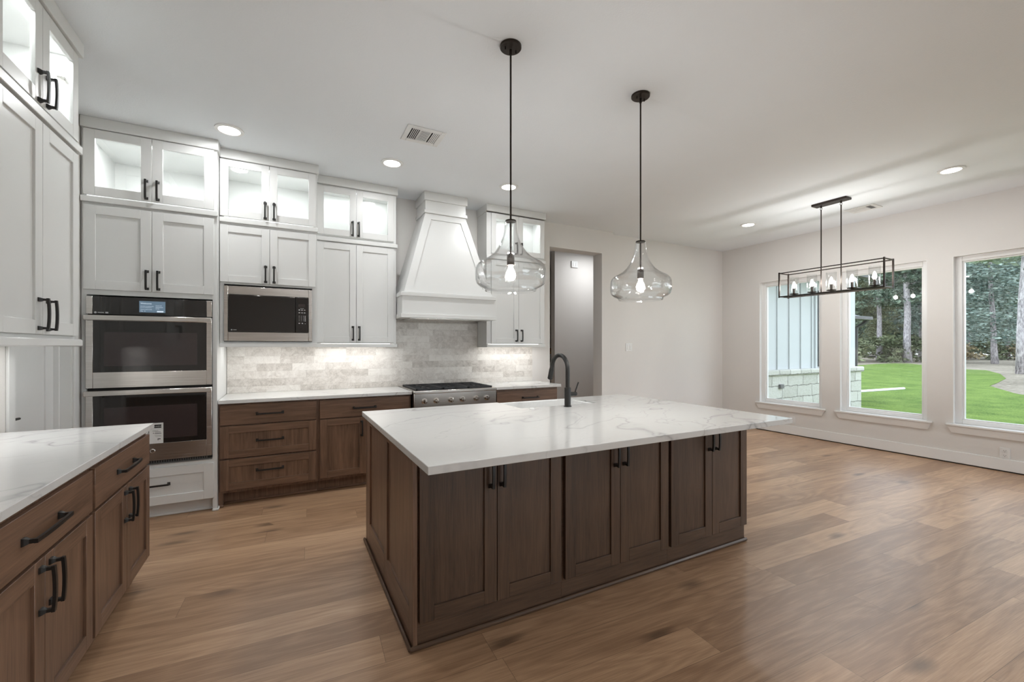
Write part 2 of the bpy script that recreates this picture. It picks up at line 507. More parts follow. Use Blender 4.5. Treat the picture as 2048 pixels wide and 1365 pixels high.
def tag(o, label=None, cat=None, group=None, kind=None):
    for k, v in (('label', label), ('category', cat), ('group', group), ('kind', kind)):
        if v: o[k] = v
    return o
def thing(name, loc, label, cat, group=None, kind=None):
    o = bpy.data.objects.new(name, None); COL.objects.link(o); o.location = loc
    o.empty_display_size = .1
    ROOT[o.name] = Vector(loc)
    return tag(o, label, cat, group, kind)
def struct(mb, name, mats, **k):
    return tag(mb.build(name, mats, **k), kind='structure')
def copy_tree(src, delta, label=None):
    """copy a thing with its parts and their sub-parts, moved by delta"""
    d = Vector(delta)
    def rec(o, par):
        c = o.copy(); COL.objects.link(c)
        if par is not None: c.parent = par
        for ch in [x for x in bpy.data.objects if x.parent is o]: rec(ch, c)
        return c
    r = rec(src, None); r.location = src.location + d
    ROOT[r.name] = ROOT[src.name] + d
    if label: r['label'] = label
    return r
def text(name, body, size, loc, mat, parent, rot=(R(90), 0, 0), align='LEFT', stretch=1.0):
    cu = bpy.data.curves.new(name, 'FONT'); cu.body = body; cu.size = size; cu.align_x = align
    cu.extrude = .0002
    cu.materials.append(M[mat])
    o = bpy.data.objects.new(name, cu); COL.objects.link(o)
    bpy.context.view_layer.update()
    me = bpy.data.meshes.new_from_object(o)
    bpy.data.objects.remove(o)
    o = bpy.data.objects.new(name, me); COL.objects.link(o)
    o.parent = parent; o.location = Vector(loc) - ROOT[parent.name]; o.rotation_euler = rot; o.scale = (stretch, 1, 1)
    ROOT[o.name] = ROOT[parent.name]
    return o

# ------------------------------------------------------------------ cabinet helpers
def pull(fr, parent, kind, a, b, z, L, mat='black', so=.034):
    """bar pull with flared square feet; kind v (vertical) or h (horizontal); (a,z) is its centre, b the face it stands on"""
    mb = MB(fr); h = L / 2; w = .0065
    def q(la, lb, lz):   # local: along, out, across
        return fr.p(a + (lz if kind == 'v' else la), b + lb, z + (la if kind == 'v' else lz))
    for sgn in (-1, 1):
        e = sgn * (h - .007)
        sec = [(0.0005, .0125), (.006, .0115), (.016, .0065), (so, .006)]
        for (l0, r0), (l1, r1) in zip(sec, sec[1:]):
            c = lambda l, r: [q(e - r * .8, l, -r), q(e + r * .8, l, -r), q(e + r * .8, l, r), q(e - r * .8, l, r)]
            mb.hexa(c(l0, r0), c(l1, r1))
    n = 8
    for i in range(n):
        t0, t1 = -1 + 2 * i / n, -1 + 2 * (i + 1) / n
        bow = lambda t: so - .002 + .004 * (1 - t * t)
        c = lambda t: [q(t * h, bow(t) - .0045, -w), q(t * h, bow(t) + .0045, -w), q(t * h, bow(t) + .0045, w), q(t * h, bow(t) - .0045, w)]
        mb.hexa(c(t0), c(t1))
    return mb.build('handle', mat, parent)

def leaf(fr, parent, name, a0, a1, z0, z1, mats, rail=.060, t=.019, rec=.010, flat=False, glass=False, handle=None, b=.0015, label=None, hmat='black'):
    """a shaker door or drawer front; mats = (upright grain, cross grain)"""
    mb = MB(fr); b0, b1 = b, b + t
    if flat:
        mb.box(a0, a1, b0, b1, z0, z1, 1, .0015)
    else:
        mb.box(a0, a0 + rail, b0, b1, z0, z1, 0, .0012); mb.box(a1 - rail, a1, b0, b1, z0, z1, 0, .0012)
        mb.box(a0 + rail, a1 - rail, b0, b1, z0, z0 + rail, 1, .0012); mb.box(a0 + rail, a1 - rail, b0, b1, z1 - rail, z1, 1, .0012)
        if not glass:
            mb.box(a0 + rail - .003, a1 - rail + .003, b0 + .001, b1 - rec, z0 + rail - .003, z1 - rail + .003, 0)
    o = mb.build(name, list(mats), parent)
    if glass:
        MB(fr).box(a0 + rail - .004, a1 - rail + .004, b0 + .006, b0 + .009, z0 + rail - .004, z1 - rail + .004).build('glass_pane', 'cabglass', o)
    if handle:
        k, ha, hz, L = handle
        pull(fr, o, k, ha, b1, hz, L, hmat)
    if label: o['label'] = label
    return o

def shell(fr, parent, a0, a1, depth, z0, z1, mat, name='carcass', t=.018, stile=.0):
    """open-fronted box whose front is at b=0"""
    mb = MB(fr)
    mb.box(a0, a0 + t, -depth, 0, z0, z1); mb.box(a1 - t, a1, -depth, 0, z0, z1)
    mb.box(a0 + t, a1 - t, -depth, 0, z0, z0 + t); mb.box(a0 + t, a1 - t, -depth, 0, z1 - t, z1)
    mb.box(a0 + t, a1 - t, -depth, -depth + t, z0 + t, z1 - t)
    if stile:
        mb.box(a0 + t, a0 + stile, -.02, 0, z0 + t, z1 - t); mb.box(a1 - stile, a1 - t, -.02, 0, z0 + t, z1 - t)
        mb.box(a0 + stile, a1 - stile, -.02, 0, z0 + t, z0 + stile); mb.box(a0 + stile, a1 - stile, -.02, 0, z1 - stile, z1 - t)
    return mb.build(name, mat, parent)

# ------------------------------------------------------------------ the room
H = 3.067            # ceiling
XL, XR = -1.34, 6.92 # left and right walls
YB, YB2 = 4.95, 5.03 # back wall, and the part right of the jog
YR = -4.6            # wall behind the camera
WT = .16

struct(MB().box(XL - 1.6, XR + WT, YR - WT, 9.2, -.12, 0), 'floor', 'floor')
struct(MB().box(XL - 1.6, XR + WT, YR - WT, 9.2, H, H + .12), 'ceiling', 'ceil')

# back wall with the hallway opening and the jog
D0, D1, DZ = 3.20, 4.108, 2.735
mb = MB()
mb.box(XL - WT, D0, YB, YB + .2, 0, H); mb.box(D1, 4.326, YB, YB + .2, 0, H); mb.box(D0, D1, YB, YB + .2, DZ, H)
mb.box(4.326, XR + WT, YB2, YB2 + .2, 0, H)
struct(mb, 'wall_back', 'wall')
# left wall with the pantry doorway
P0, P1, PZ = 3.39, 4.16, 2.44
mb = MB(); mb.box(XL - WT, XL, YR, P0, 0, H); mb.box(XL - WT, XL, P1, YB, 0, H); mb.box(XL - WT, XL, P0, P1, PZ, H)
struct(mb, 'wall_left', 'wall')
# right wall with its windows; the last three are unseen, added for daylight
WIN = [(3.42, 4.35), (2.26, 3.19), (1.10, 2.03), (-.06, .87), (-1.22, -.29), (-2.38, -1.45)]
WZ0, WZ1 = .43, 2.42
mb = MB(); ys = sorted([y for w in WIN for y in w])
edges = [YR - WT] + ys + [YB2]
for i in range(0, len(edges), 2): mb.box(XR, XR + WT, edges[i], edges[i + 1], 0, H)
for a, b in WIN: mb.box(XR, XR + WT, a, b, 0, WZ0); mb.box(XR, XR + WT, a, b, WZ1, H)
struct(mb, 'wall_right', 'wall')
# wall behind the camera; its wide glazed opening is unseen, added for daylight
mb = MB(); G0, G1 = 2.0, 6.2
mb.box(XL - WT, G0, YR - WT, YR, 0, H); mb.box(G1, XR, YR - WT, YR, 0, H); mb.box(G0, G1, YR - WT, YR, 2.5, H)
struct(mb, 'wall_rear', 'wall')
d = thing('added_daylight_door', (4.1, YR - .08, 0), None, None, kind='structure')
mb = MB()
for x in (G0, (G0 + G1) / 2 - .03, G1 - .06): mb.box(x, x + .06, YR - .12, YR - .05, .05, 2.44, 0, .003)
mb.box(G0, G1, YR - .12, YR - .05, 0, .05); mb.box(G0, G1, YR - .12, YR - .05, 2.44, 2.5)
mb.build('frame', 'trimwhite', d)
MB().box(G0 + .06, G1 - .06, YR - .09, YR - .084, .05, 2.44).build('glass_pane', 'glass', d)

for i, (a, b) in enumerate(WIN):
    w = thing('window_%d' % (i + 1), (XR, (a + b) / 2, WZ0), None, None, kind='structure')
    mb = MB(); x0, x1 = XR + .062, XR + .125
    fw = .060
    mb.box(x0, x1, a, a + fw, WZ0 + .03, WZ1, 0, .004); mb.box(x0, x1, b - fw, b, WZ0 + .03, WZ1, 0, .004)
    mb.box(x0, x1, a + fw, b - fw, WZ0 + .03, WZ0 + .075, 0, .004); mb.box(x0, x1, a + fw, b - fw, WZ1 - fw, WZ1, 0, .004)
    # inner bead
    g = .015
    mb.box(x0 + .018, x1, a + fw, a + fw + g, WZ0 + .075, WZ1 - fw, 0); mb.box(x0 + .018, x1, b - fw - g, b - fw, WZ0 + .075, WZ1 - fw, 0)
    mb.box(x0 + .018, x1, a + fw + g, b - fw - g, WZ0 + .075, WZ0 + .075 + g, 0); mb.box(x0 + .018, x1, a + fw + g, b - fw - g, WZ1 - fw - g, WZ1 - fw, 0)
    mb.build('frame', 'trimwhite', w)
    MB().box(x0 + .036, x0 + .041, a + fw, b - fw, WZ0 + .07, WZ1 - fw).build('glass_pane', 'glass', w)
    mb = MB(); mb.box(XR + .001, XR + .07, a + .001, b - .001, WZ0 + .002, WZ0 + .03, 0)
    mb.box(XR - .042, XR - .0005, a - .055, b + .055, WZ0 + .004, WZ0 + .03, 0, .006)
    mb.build('sill', 'trimwhite', w)
    mb = MB()
    lo = [(XR - .018, a - .008, WZ0 - .075), (XR - .001, a - .008, WZ0 - .075), (XR - .001, b + .008, WZ0 - .075), (XR - .018, b + .008, WZ0 - .075)]
    hi = [(XR - .034, a - .040, WZ0 + .003), (XR - .001, a - .040, WZ0 + .003), (XR - .001, b + .040, WZ0 + .003), (XR - .034, b + .040, WZ0 + .003)]
    mb.hexa(lo, hi)
    mb.build('apron', 'trimwhite', w)
    # painted returns of the opening
    mb = MB(); r = .004
    mb.box(XR + .0005, XR + .062, a, a + r, WZ0 + .03, WZ1); mb.box(XR + .0005, XR + .062, b - r, b, WZ0 + .03, WZ1); mb.box(XR + .0005, XR + .062, a + r, b - r, WZ1 - r, WZ1)
    mb.build('reveal', 'trimwhite', w)

mb = MB(); mb.box(XR - .016, XR, YR, YB2, .012, .140, 0, .003)
struct(mb, 'baseboard_right', 'trimwhite')
mb = MB(); mb.box(XR - .012, XR, YR, YB2, 0, .012)
struct(mb, 'baseboard_gap_shade', 'dark')  # dark strip standing in for the shade in the gap under the baseboard
mb = MB(); mb.box(4.326, XR - .016, YB2 - .016, YB2, 0, .140, 0, .003); mb.box(D1 + .01, 4.326, YB - .016, YB, 0, .14, 0, .003); mb.box(2.97, D0 - .01, YB - .016, YB, 0, .14, 0, .003)
struct(mb, 'baseboard_back', 'trimwhite')
mb = MB(); mb.box(XL, XL + .016, YR, 1.48, 0, .140, 0, .003)
struct(mb, 'baseboard_left', 'trimwhite')

# pantry door, standing at the far face of the left wall, and its jamb
d = thing('door_2', (XL - .1, P1, 0), None, None, kind='structure')
fr = Fr((XL - .125, 0, 0), (0, 1, 0), (1, 0, 0))
leaf(fr, d, 'door_leaf', P0 + .022, P1 - .022, .01, PZ - .025, ('white', 'white'), rail=.115, t=.035, rec=.010)
mb = MB()
mb.cyl((XL - .089, P0 + .085, .935), (XL - .083, P0 + .085, .935), .027)
mb.cyl((XL - .083, P0 + .085, .935), (XL - .045, P0 + .085, .935), .009)
mb.tube([(XL - .045, P0 + .075, .935), (XL - .045, P0 + .13, .938), (XL - .047, P0 + .20, .935)], [.009, .0085, .007])
mb.build('lever_handle', 'black', d)
mb = MB()
mb.box(XL - WT - .001, XL + .001, P0, P0 + .02, 0, PZ); mb.box(XL - WT - .001, XL + .001, P1 - .02, P1, 0, PZ); mb.box(XL - WT - .001, XL + .001, P0 + .02, P1 - .02, PZ - .02, PZ)
mb.box(XL - .088, XL - .06, P1 - .034, P1 - .02, 0, PZ - .02); mb.box(XL - .088, XL - .06, P0 + .02, P0 + .034, 0, PZ - .02)
mb.box(XL, XL + .014, P0 - .06, P0 + .006, 0, PZ + .06, 0, .003); mb.box(XL, XL + .014, P1 - .006, P1 + .06, 0, PZ + .06, 0, .003); mb.box(XL, XL + .014, P0 + .006, P1 - .006, PZ - .006, PZ + .06, 0, .003)
mb.build('casing', 'white', d)

# hallway seen through the opening
struct(MB().box(4.21, XR + WT, 6.35, 6.47, 0, H), 'wall_hall', 'wall')
mb = MB(); mb.box(2.2, 4.0 + 3, 7.8, 7.9, 0, H); mb.box(2.1, 2.2, YB + .2, 7.9, 0, H); mb.box(XR, XR + WT, YB2 + .2, 7.9, 0, H)
struct(mb, 'wall_corridor', 'wall')
struct(MB().box(XL - 1.6, XL - 1.5, 2.2, 5.2, 0, H).box(XL - 1.5, XL - WT, 2.2, 2.3, 0, H).box(XL - 1.5, XL - WT, 5.1, 5.2, 0, H), 'wall_pantry', 'wall')
t = thing('doorbell_chime', (4.63, 6.35, 2.86), 'white square wall box high on the hallway wall through the doorway', 'wall box')
MB().box(4.558, 4.700, 6.327, 6.3495, 2.795, 2.918, 0, .006).build('cover', 'plastic', t)
MB().box(4.59, 4.612, 6.322, 6.327, 2.825, 2.888, 0, .002).box(4.642, 4.664, 6.322, 6.327, 2.825, 2.888, 0, .002).build('grille', 'plastic', t)
t = thing('amber_wall_box', (5.12, 7.78, 1.27), 'small amber wooden box on the dark wall down the corridor', 'wall box')
MB().box(4.9, 5.3, 7.755, 7.7995, 1.21, 1.34, 0, .004).build('body', 'amber', t)
MB().box(5.06, 5.14, 7.74, 7.755, 1.255, 1.30, 0, .004).build('latch', 'chrome', t)

# ------------------------------------------------------------------ tall oven cabinet
FB = Fr((0, 4.29, 0), (1, 0, 0), (0, -1, 0))     # tower face frame
WW = ('white', 'white')
t = thing('oven_cabinet', (-.92, 4.6, 0), 'tall white cabinet holding the double wall oven, glass doors at its top', 'cabinet')
a0, a1 = -1.335, -.503; dep = YB - 4.29 - .002
shell(FB, t, a0, a1, dep, 2.455, 2.985, 'white', 'glass_box', .018, .03)
mb = MB(FB)
mb.box(a0, a1, -dep, 0, 1.75, 2.455); mb.box(a0, a1, -dep, 0, .115, .435)
mb.box(a0, -1.306, -dep, 0, .435, 1.75); mb.box(-.533, a1, -dep, 0, .435, 1.75); mb.box(-1.306, -.533, -dep, -.58, .435, 1.75)
mb.box(a0, a1, -dep, -.075, 0, .115); mb.box(a0, a0 + .03, -.075, 0, 0, .115); mb.box(a1 - .03, a1, -.075, 0, 0, .115)
mb.build('carcass', 'white', t)
mb = MB(FB); mb.box(a0, a1 + .012, 0, .03, 2.985, H - .001, 0, .002); mb.box(a0, a1 + .012, -dep, 0, 2.985, H - .001)
mb.build('crown', 'white', t)
MB(FB).box(a0, a1 + .008, 0, .026, 2.437, 2.480, 0, .003).build('middle_rail', 'white', t)
mb = MB(FB); mb.box(a0 + .03, a1 - .03, -.075, -.060, 0, .02, 0, .006); mb.box(a1 - .034, a1 + .012, -.003, .013, 0, .02, 0, .006); mb.box(a1, a1 + .013, -.1, 0, 0, .02, 0, .006)
mb.build('shoe_molding', 'white', t)
mid = -.922
leaf(FB, t, 'glass_door', -1.320, mid - .0015, 2.490, 2.980, WW, .065, glass=True, handle=('v', mid - .034, 2.579, .148))
leaf(FB, t, 'glass_door', mid + .0015, -.522, 2.490, 2.980, WW, .065, glass=True, handle=('v', mid + .036, 2.579, .148))
leaf(FB, t, 'door', -1.320, mid - .0015, 1.788, 2.417, WW, .068, handle=('v', mid - .03, 1.877, .148))
leaf(FB, t, 'door', mid + .0015, -.522, 1.788, 2.417, WW, .068, handle=('v', mid + .04, 1.877, .148))
leaf(FB, t, 'drawer', -1.320, -.522, .116, .405, WW, .068, handle=('h', -.92, .275, .22))

# double wall oven: handle bars, doors, control panel
t = thing('double_wall_oven', (-.92, 4.28, .44), 'stainless steel double wall oven with lit touch screen in the tall white cabinet', 'oven')
x0, x1 = -1.304, -.535
MB(FB).box(x0 + .004, x1 - .004, -.56, .0005, .438, 1.735).build('body', 'dark', t)
cp = MB(FB).box(-1.267, -.571, .001, .021, 1.604, 1.737, 0, .001).build('control_panel', 'blackglass', t)
for xa, xb in ((x0, -1.267), (-.571, x1)): MB(FB).box(xa, xb, .001, .022, 1.604, 1.737, 0, .002).build('end_cap', 'steel', cp)
sc_ = MB(FB).box(-.998, -.838, .021, .0222, 1.626, 1.714).build('touch_screen', 'screen', cp)
fy = 4.29 - .0224
text('screen_text', 'Welcome', .017, (-.990, fy, 1.690), 'screentext', sc_)
text('screen_text', 'Set up your oven with the app', .0075, (-.990, fy, 1.672), 'screentext', sc_, stretch=.85)
text('screen_text', 'for more cooking features', .0075, (-.990, fy, 1.662), 'screentext', sc_, stretch=.85)
text('screen_text', 'Choose an option to begin', .0075, (-.990, fy, 1.647), 'screentext', sc_, stretch=.85)
text('screen_text', 'Skip   N', .009, (-.990, fy, 1.633), 'screentext', sc_)
text('screen_text', 'Connect now', .0085, (-.898, fy, 1.678), 'screentext', sc_, stretch=.8)
text('screen_text', 'Download guide', .0085, (-.898, fy, 1.666), 'screentext', sc_, stretch=.8)
text('screen_text', 'Set later', .0085, (-.898, fy, 1.654), 'screentext', sc_, stretch=.8)
MB(FB).box(-.890, -.850, .0222, .0226, 1.630, 1.640).build('screen_button', 'screentext', sc_)
mb = MB(FB); mb.lathe((-1.251, 4.29 - .021, 1.616), [(.0075, 0), (.0075, .0006)], 20, 0, '-y'); mb.box(-1.238, -1.203, .021, .0216, 1.6135, 1.6185); mb.box(-1.195, -1.178, .021, .0216, 1.610, 1.622)
mb.build('emblem', 'keytext', cp)
def oven_door(z0, z1, gz0, gz1, wz0, wz1):
    mb = MB(FB); gx0, gx1 = -1.263, -.571
    mb.box(x0, gx0, .001, .030, z0, z1, 0, .002); mb.box(gx1, x1, .001, .030, z0, z1, 0, .002)
    mb.box(gx0, gx1, .001, .030, z0, gz0, 0, .001); mb.box(gx0, gx1, .001, .030, gz1, z1, 0, .001)
    o = mb.build('oven_door', 'steel', t)
    MB(FB).box(gx0, gx1, .001, .029, gz0, gz1).build('door_glass', 'blackglass', o)
    MB(FB).box(-1.2, -.632, .029, .0293, wz0, wz1).build('window', 'ovenwindow', o)
    mb = MB(FB); hz = z1 - .018
    mb.box(x0 - .001, x1 + .001, .050, .072, hz - .019, hz + .019, 0, .004)
    mb.box(x0 + .004, x0 + .030, .030, .050, hz - .012, hz + .012); mb.box(x1 - .030, x1 - .004, .030, .050, hz - .012, hz + .012)
    mb.build('handle_bar', 'steel', o)
    return o
oven_door(1.050, 1.594, 1.168, 1.556, 1.213, 1.470)
lo = oven_door(.470, 1.030, .603, .992, .640, .900)
mb = MB(FB); mb.lathe((-.915, 4.29 - .030, .547), [(.016, 0), (.016, .002), (.013, .003), (.013, .001)], 24, 0, '-y')
mb.build('round_badge', 'steel', lo)
mb = MB(FB); mb.box(x0, x1, .001, .012, .436, .445, 0)
for k in range(46): mb.box(x0 + .03 + k * .0155, x0 + .039 + k * .0155, .001, .006, .447, .462)
mb.build('vent_grille', 'slot', t)
st = thing('energy_label', (-.93, 4.26, .68), 'white paper label stuck on the lower oven glass', 'label')
MB(FB).box(-1.012, -.849, .0298, .0303, .604, .764).build('paper', 'plastic', st)
mb = MB(FB); mb.box(-.905, -.861, .0303, .0307, .724, .750)
mb.build('black_band', 'dark', st)
yy = 4.29 - .0309
text('lettering', 'LAVENE', .0125, (-.903, yy, .7325), 'plastic', st)
text('lettering', '3', .03, (-.948, yy, .684), 'dark', st)
text('lettering', 'ENERGY', .0095, (-.915, yy, .699), 'dark', st)
mb = MB(FB); mb.box(-.915, -.853, .0303, .0306, .716, .7168)
mb.box(-.900, -.865, .0303, .0306, .691, .694); mb.box(-.903, -.861, .0303, .0306, .679, .684); mb.box(-.903, -.861, .0303, .0306, .664, .666); mb.box(-.897, -.861, .0303, .0306, .655, .6565); mb.box(-.885, -.866, .0303, .0306, .634, .642); mb.box(-.885, -.878, .0303, .0306, .628, .633)
mb.hexa([(-.914, 4.29 - .0303, .688), (-.906, 4.29 - .0303, .688), (-.910, 4.29 - .0303, .679)], [(-.914, 4.29 - .0306, .688), (-.906, 4.29 - .0306, .688), (-.910, 4.29 - .0306, .679)])
mb.build('print', 'slot', st)

# ------------------------------------------------------------------ upper cabinets on the back wall
FU2 = Fr((0, 4.44, 0), (1, 0, 0), (0, -1, 0))
FU3 = Fr((0, 4.67, 0), (1, 0, 0), (0, -1, 0))
t = thing('microwave_cabinet', (-.12, 4.7, 1.36), 'white upper cabinet with glass top doors holding the built-in microwave', 'cabinet')
a0, a1 = -.500, .264; dep = YB - 4.44 - .012
shell(FU2, t, a0, a1, dep, 2.455, 2.985, 'white', 'glass_box', .018, .03)
mb = MB(FU2); mb.box(a0, a1, -dep, 0, 1.905, 2.455); mb.box(a0, a1, -dep, 0, 1.388, 1.405); mb.box(a0, -.470, -dep, 0, 1.405, 1.905); mb.box(.221, a1, -dep, 0, 1.405, 1.905); mb.box(-.47, .221, -dep, -.45, 1.405, 1.905)
mb.build('carcass', 'white', t)
mb = MB(FU2); mb.box(a0, a1 + .012, 0, .035, 2.985, H - .001, 0, .002); mb.box(a0, a1 + .012, -dep, 0, 2.985, H - .001)
mb.build('crown', 'white', t)
MB(FU2).box(a0, a1 + .004, 0, .026, 2.437, 2.478, 0, .003).build('middle_rail', 'white', t)
MB(FU2).box(a0, a1, 0, .022, 1.358, 1.392, 0, .003).build('light_rail', 'white', t)
leaf(FU2, t, 'glass_door', -.498, -.1295, 2.490, 2.980, WW, .060, glass=True, handle=('v', -.161, 2.575, .148))
leaf(FU2, t, 'glass_door', -.1255, .250, 2.490, 2.980, WW, .060, glass=True, handle=('v', -.091, 2.575, .148))
leaf(FU2, t, 'door', -.498, -.1265, 1.921, 2.414, WW, .060, handle=('v', -.157, 2.007, .148))
leaf(FU2, t, 'door', -.1235, .250, 1.921, 2.414, WW, .060, handle=('v', -.091, 2.007, .148))

t = thing('microwave', (-.125, 4.43, 1.41), 'built-in stainless microwave with black glass door under the glass-topped cabinet', 'microwave')
MB(FU2).box(-.465, .216, -.42, 0, 1.415, 1.895).build('body', 'dark', t)
mb = MB(FU2); mb.box(-.469, -.438, .001, .028, 1.410, 1.889, 0, .003); mb.box(.189, .219, .001, .028, 1.410, 1.889, 0, .003)
mb.box(-.438, .189, .001, .028, 1.410, 1.490, 0, .003); mb.box(-.438, .189, .001, .028, 1.815, 1.889, 0, .003)
mb.build('trim_frame', 'steel', t)
MB(FU2).box(-.4375, .079, .001, .033, 1.4905, 1.8145, 0, .004).build('door', 'blackglass', t)
kp = MB(FU2).box(.081, .1885, .001, .032, 1.4905, 1.8145, 0, .004).build('control_panel', 'blackglass', t)
MB(FU2).box(.106, .160, .032, .0324, 1.731, 1.754).build('display', 'ovenwindow', kp)
mb = MB(FU2); b0, b1 = .032, .0323
mb.box(.120, .150, b0, b1, 1.712, 1.715)
for r in range(2):
    for c in range(3): mb.box(.106 + c * .022, .120 + c * .022, b0, b1, 1.695 - r * .026, 1.703 - r * .026)
for r in range(4):
    for c in range(3): mb.box(.109 + c * .017, .114 + c * .017, b0, b1, 1.640 - r * .014, 1.645 - r * .014)
    mb.box(.156, .166, b0, b1, 1.638 - r * .014, 1.646 - r * .014)
mb.box(.106, .118, b0, b1, 1.572, 1.580); mb.box(.132, .144, b0, b1, 1.572, 1.580); mb.box(.158, .165, b0, b1, 1.572, 1.576)
mb.build('lettering', 'keytext', kp)
MB(FU2).box(.100, .160, .032, .0345, 1.506, 1.528, 0, .002).build('open_button', 'blackglass', kp)
mb = MB(FU2); mb.lathe((-.412, 4.44 - .033, 1.507), [(.006, 0), (.006, .0005)], 16, 0, '-y'); mb.box(-.402, -.376, .033, .0335, 1.505, 1.509)
mb.build('emblem', 'keytext', t)

def upper(label, a0, a1, m0, d0, d1, hx, left=0.0, depth=YB - 4.67 - .012):
    t = thing('upper_cabinet', ((a0 + a1) / 2, 4.8, 1.36), label, 'cabinet')
    shell(FU3, t, a0, a1, depth, 2.455, 2.985, 'white', 'glass_box', .018, .03 + left)
    mb = MB(FU3); mb.box(a0, a1, -depth, 0, 1.395, 2.455); mb.build('carcass', 'white', t)
    cl = a0 - (.012 if left else 0)
    mb = MB(FU3); mb.box(cl, a1 + .014, 0, .030, 2.985, H - .001, 0, .002); mb.box(cl, a1 + .014, -depth, 0, 2.985 if not left else 2.975, H - .001)
    mb.build('crown', 'white', t)
    mb = MB(FU3); mb.box(cl, a1 + .012, 0, .030, 2.420, 2.458, 0, .003); mb.build('middle_rail', 'white', t)
    mb = MB(FU3); mb.box(a0 - (.008 if left else 0), a1 + .008, 0, .026, 1.356, 1.392, 0, .003); mb.box(a0, a1, -depth, -depth + .02, 1.38, 1.395)
    mb.box(a1 - .018, a1 + .004, -depth, 0, 1.356, 1.395)
    if left: mb.box(a0 - .004, a0 + .018, -depth, 0, 1.356, 1.395)
    mb.build('light_rail', 'white', t)
    leaf(FU3, t, 'glass_door', d0, m0 - .0015, 2.486, 2.970, WW, .062, glass=True, handle=('v', hx[0], 2.570, .145))
    leaf(FU3, t, 'glass_door', m0 + .0015, d1, 2.486, 2.970, WW, .062, glass=True, handle=('v', hx[1], 2.570, .145))
    leaf(FU3, t, 'door', d0, m0 - .0015, 1.402, 2.408, WW, .062, handle=('v', hx[0] + .004, 1.498, .145))
    leaf(FU3, t, 'door', m0 + .0015, d1, 1.402, 2.408, WW, .062, handle=('v', hx[1] + .006, 1.498, .145))
    return t
upper('white upper cabinet with tall doors just left of the range hood', .266, 1.053, .645, .276, 1.024, (.608, .668))
upper('white upper cabinet between the range hood and the hallway doorway', 2.124, 2.930, 2.549, 2.180, 2.925, (2.512, 2.583), left=.03)

# range hood
t = thing('range_hood', (1.59, 4.6, 1.66), 'white tapered range hood with recessed front panel above the gas range', 'range hood')
hy, yb = 4.43, YB - .002
mb = MB(); mb.box(1.062, 2.115, hy, yb, 1.672, 1.915)
mb.build('lower_box', 'white', t)
mb = MB(); mb.box(1.046, 2.131, hy - .016, 4.63, 1.890, 1.924, 0, .002); mb.box(1.052, 2.125, hy - .010, 4.64, 1.924, 1.934, 0, .002)
mb.build('upper_band', 'white', t)
mb = MB(); mb.box(1.046, 2.131, hy - .016, 4.63, 1.664, 1.706, 0, .002)
mb.build('lower_band', 'white', t)
# sloped body: front face is a frame round a recessed panel
zb, zt = 1.934, 2.832
bl, br_, tl, tr_ = 1.085, 2.092, 1.357, 1.829
fyb, fyt = 4.445, 4.605
def fpt(s, u, off=0.0):       # s: 0 left .. 1 right, u: 0 bottom .. 1 top
    xl, xr = bl + (tl - bl) * u, br_ + (tr_ - br_) * u
    return Vector((xl + (xr - xl) * s, fyb + (fyt - fyb) * u + off, zb + (zt - zb) * u))
mb = MB()
mb.hexa([fpt(0, 0, .010), fpt(1, 0, .010), (br_, yb, zb), (bl, yb, zb)], [fpt(0, 1, .010), fpt(1, 1, .010), (tr_, yb, zt), (tl, yb, zt)])
mb.build('sloped_body', 'white', t)
mb = MB()
def strip(c0, c1, c2, c3):    # four (s,u) corners, front at off 0 and back at .011
    mb.hexa([fpt(*c, .011) for c in (c0, c1, c2, c3)], [fpt(*c, 0) for c in (c0, c1, c2, c3)])
def s_at(u, inset):
    w = (br_ - bl) + ((tr_ - tl) - (br_ - bl)) * u
    return inset / w
u0, u1, ins = .085, .925, .082
i0, i1 = s_at(u0, ins), s_at(u1, ins); j0, j1 = s_at(0, ins), s_at(1, ins)
strip((0, 0), (1, 0), (1, u0), (0, u0)); strip((0, u1), (1, u1), (1, 1), (0, 1))
strip((0, u0), (i0, u0), (i1, u1), (0, u1)); strip((1 - i0, u0), (1, u0), (1, u1), (1 - i1, u1))
mb.build('front_frame', 'white', t)
mb = MB(); mb.box(1.357, 1.829, 4.60, yb, zt, 2.985); mb.build('neck', 'white', t)
mb = MB(); mb.box(1.342, 1.844, 4.585, yb, zt + .001, zt + .034, 0, .002); mb.build('neck_band', 'white', t)
mb = MB(); mb.box(1.340, 1.846, 4.582, yb, 2.972, H - .001, 0, .002); mb.build('crown', 'white', t)
MB().box(1.16, 2.02, hy + .05, yb - .08, 1.660, 1.671).build('filter_grille', 'steel', t)

# backsplash
s_ = MB().box(-.4995, 2.916, YB - .010, YB - .0005, .9085, 1.375).box(1.056, 2.121, YB - .010, YB - .0005, 1.375, 1.669)
tag(s_.build('tile_backsplash', 'tile'), 'pale stone subway tile backsplash behind the gas range', 'backsplash')

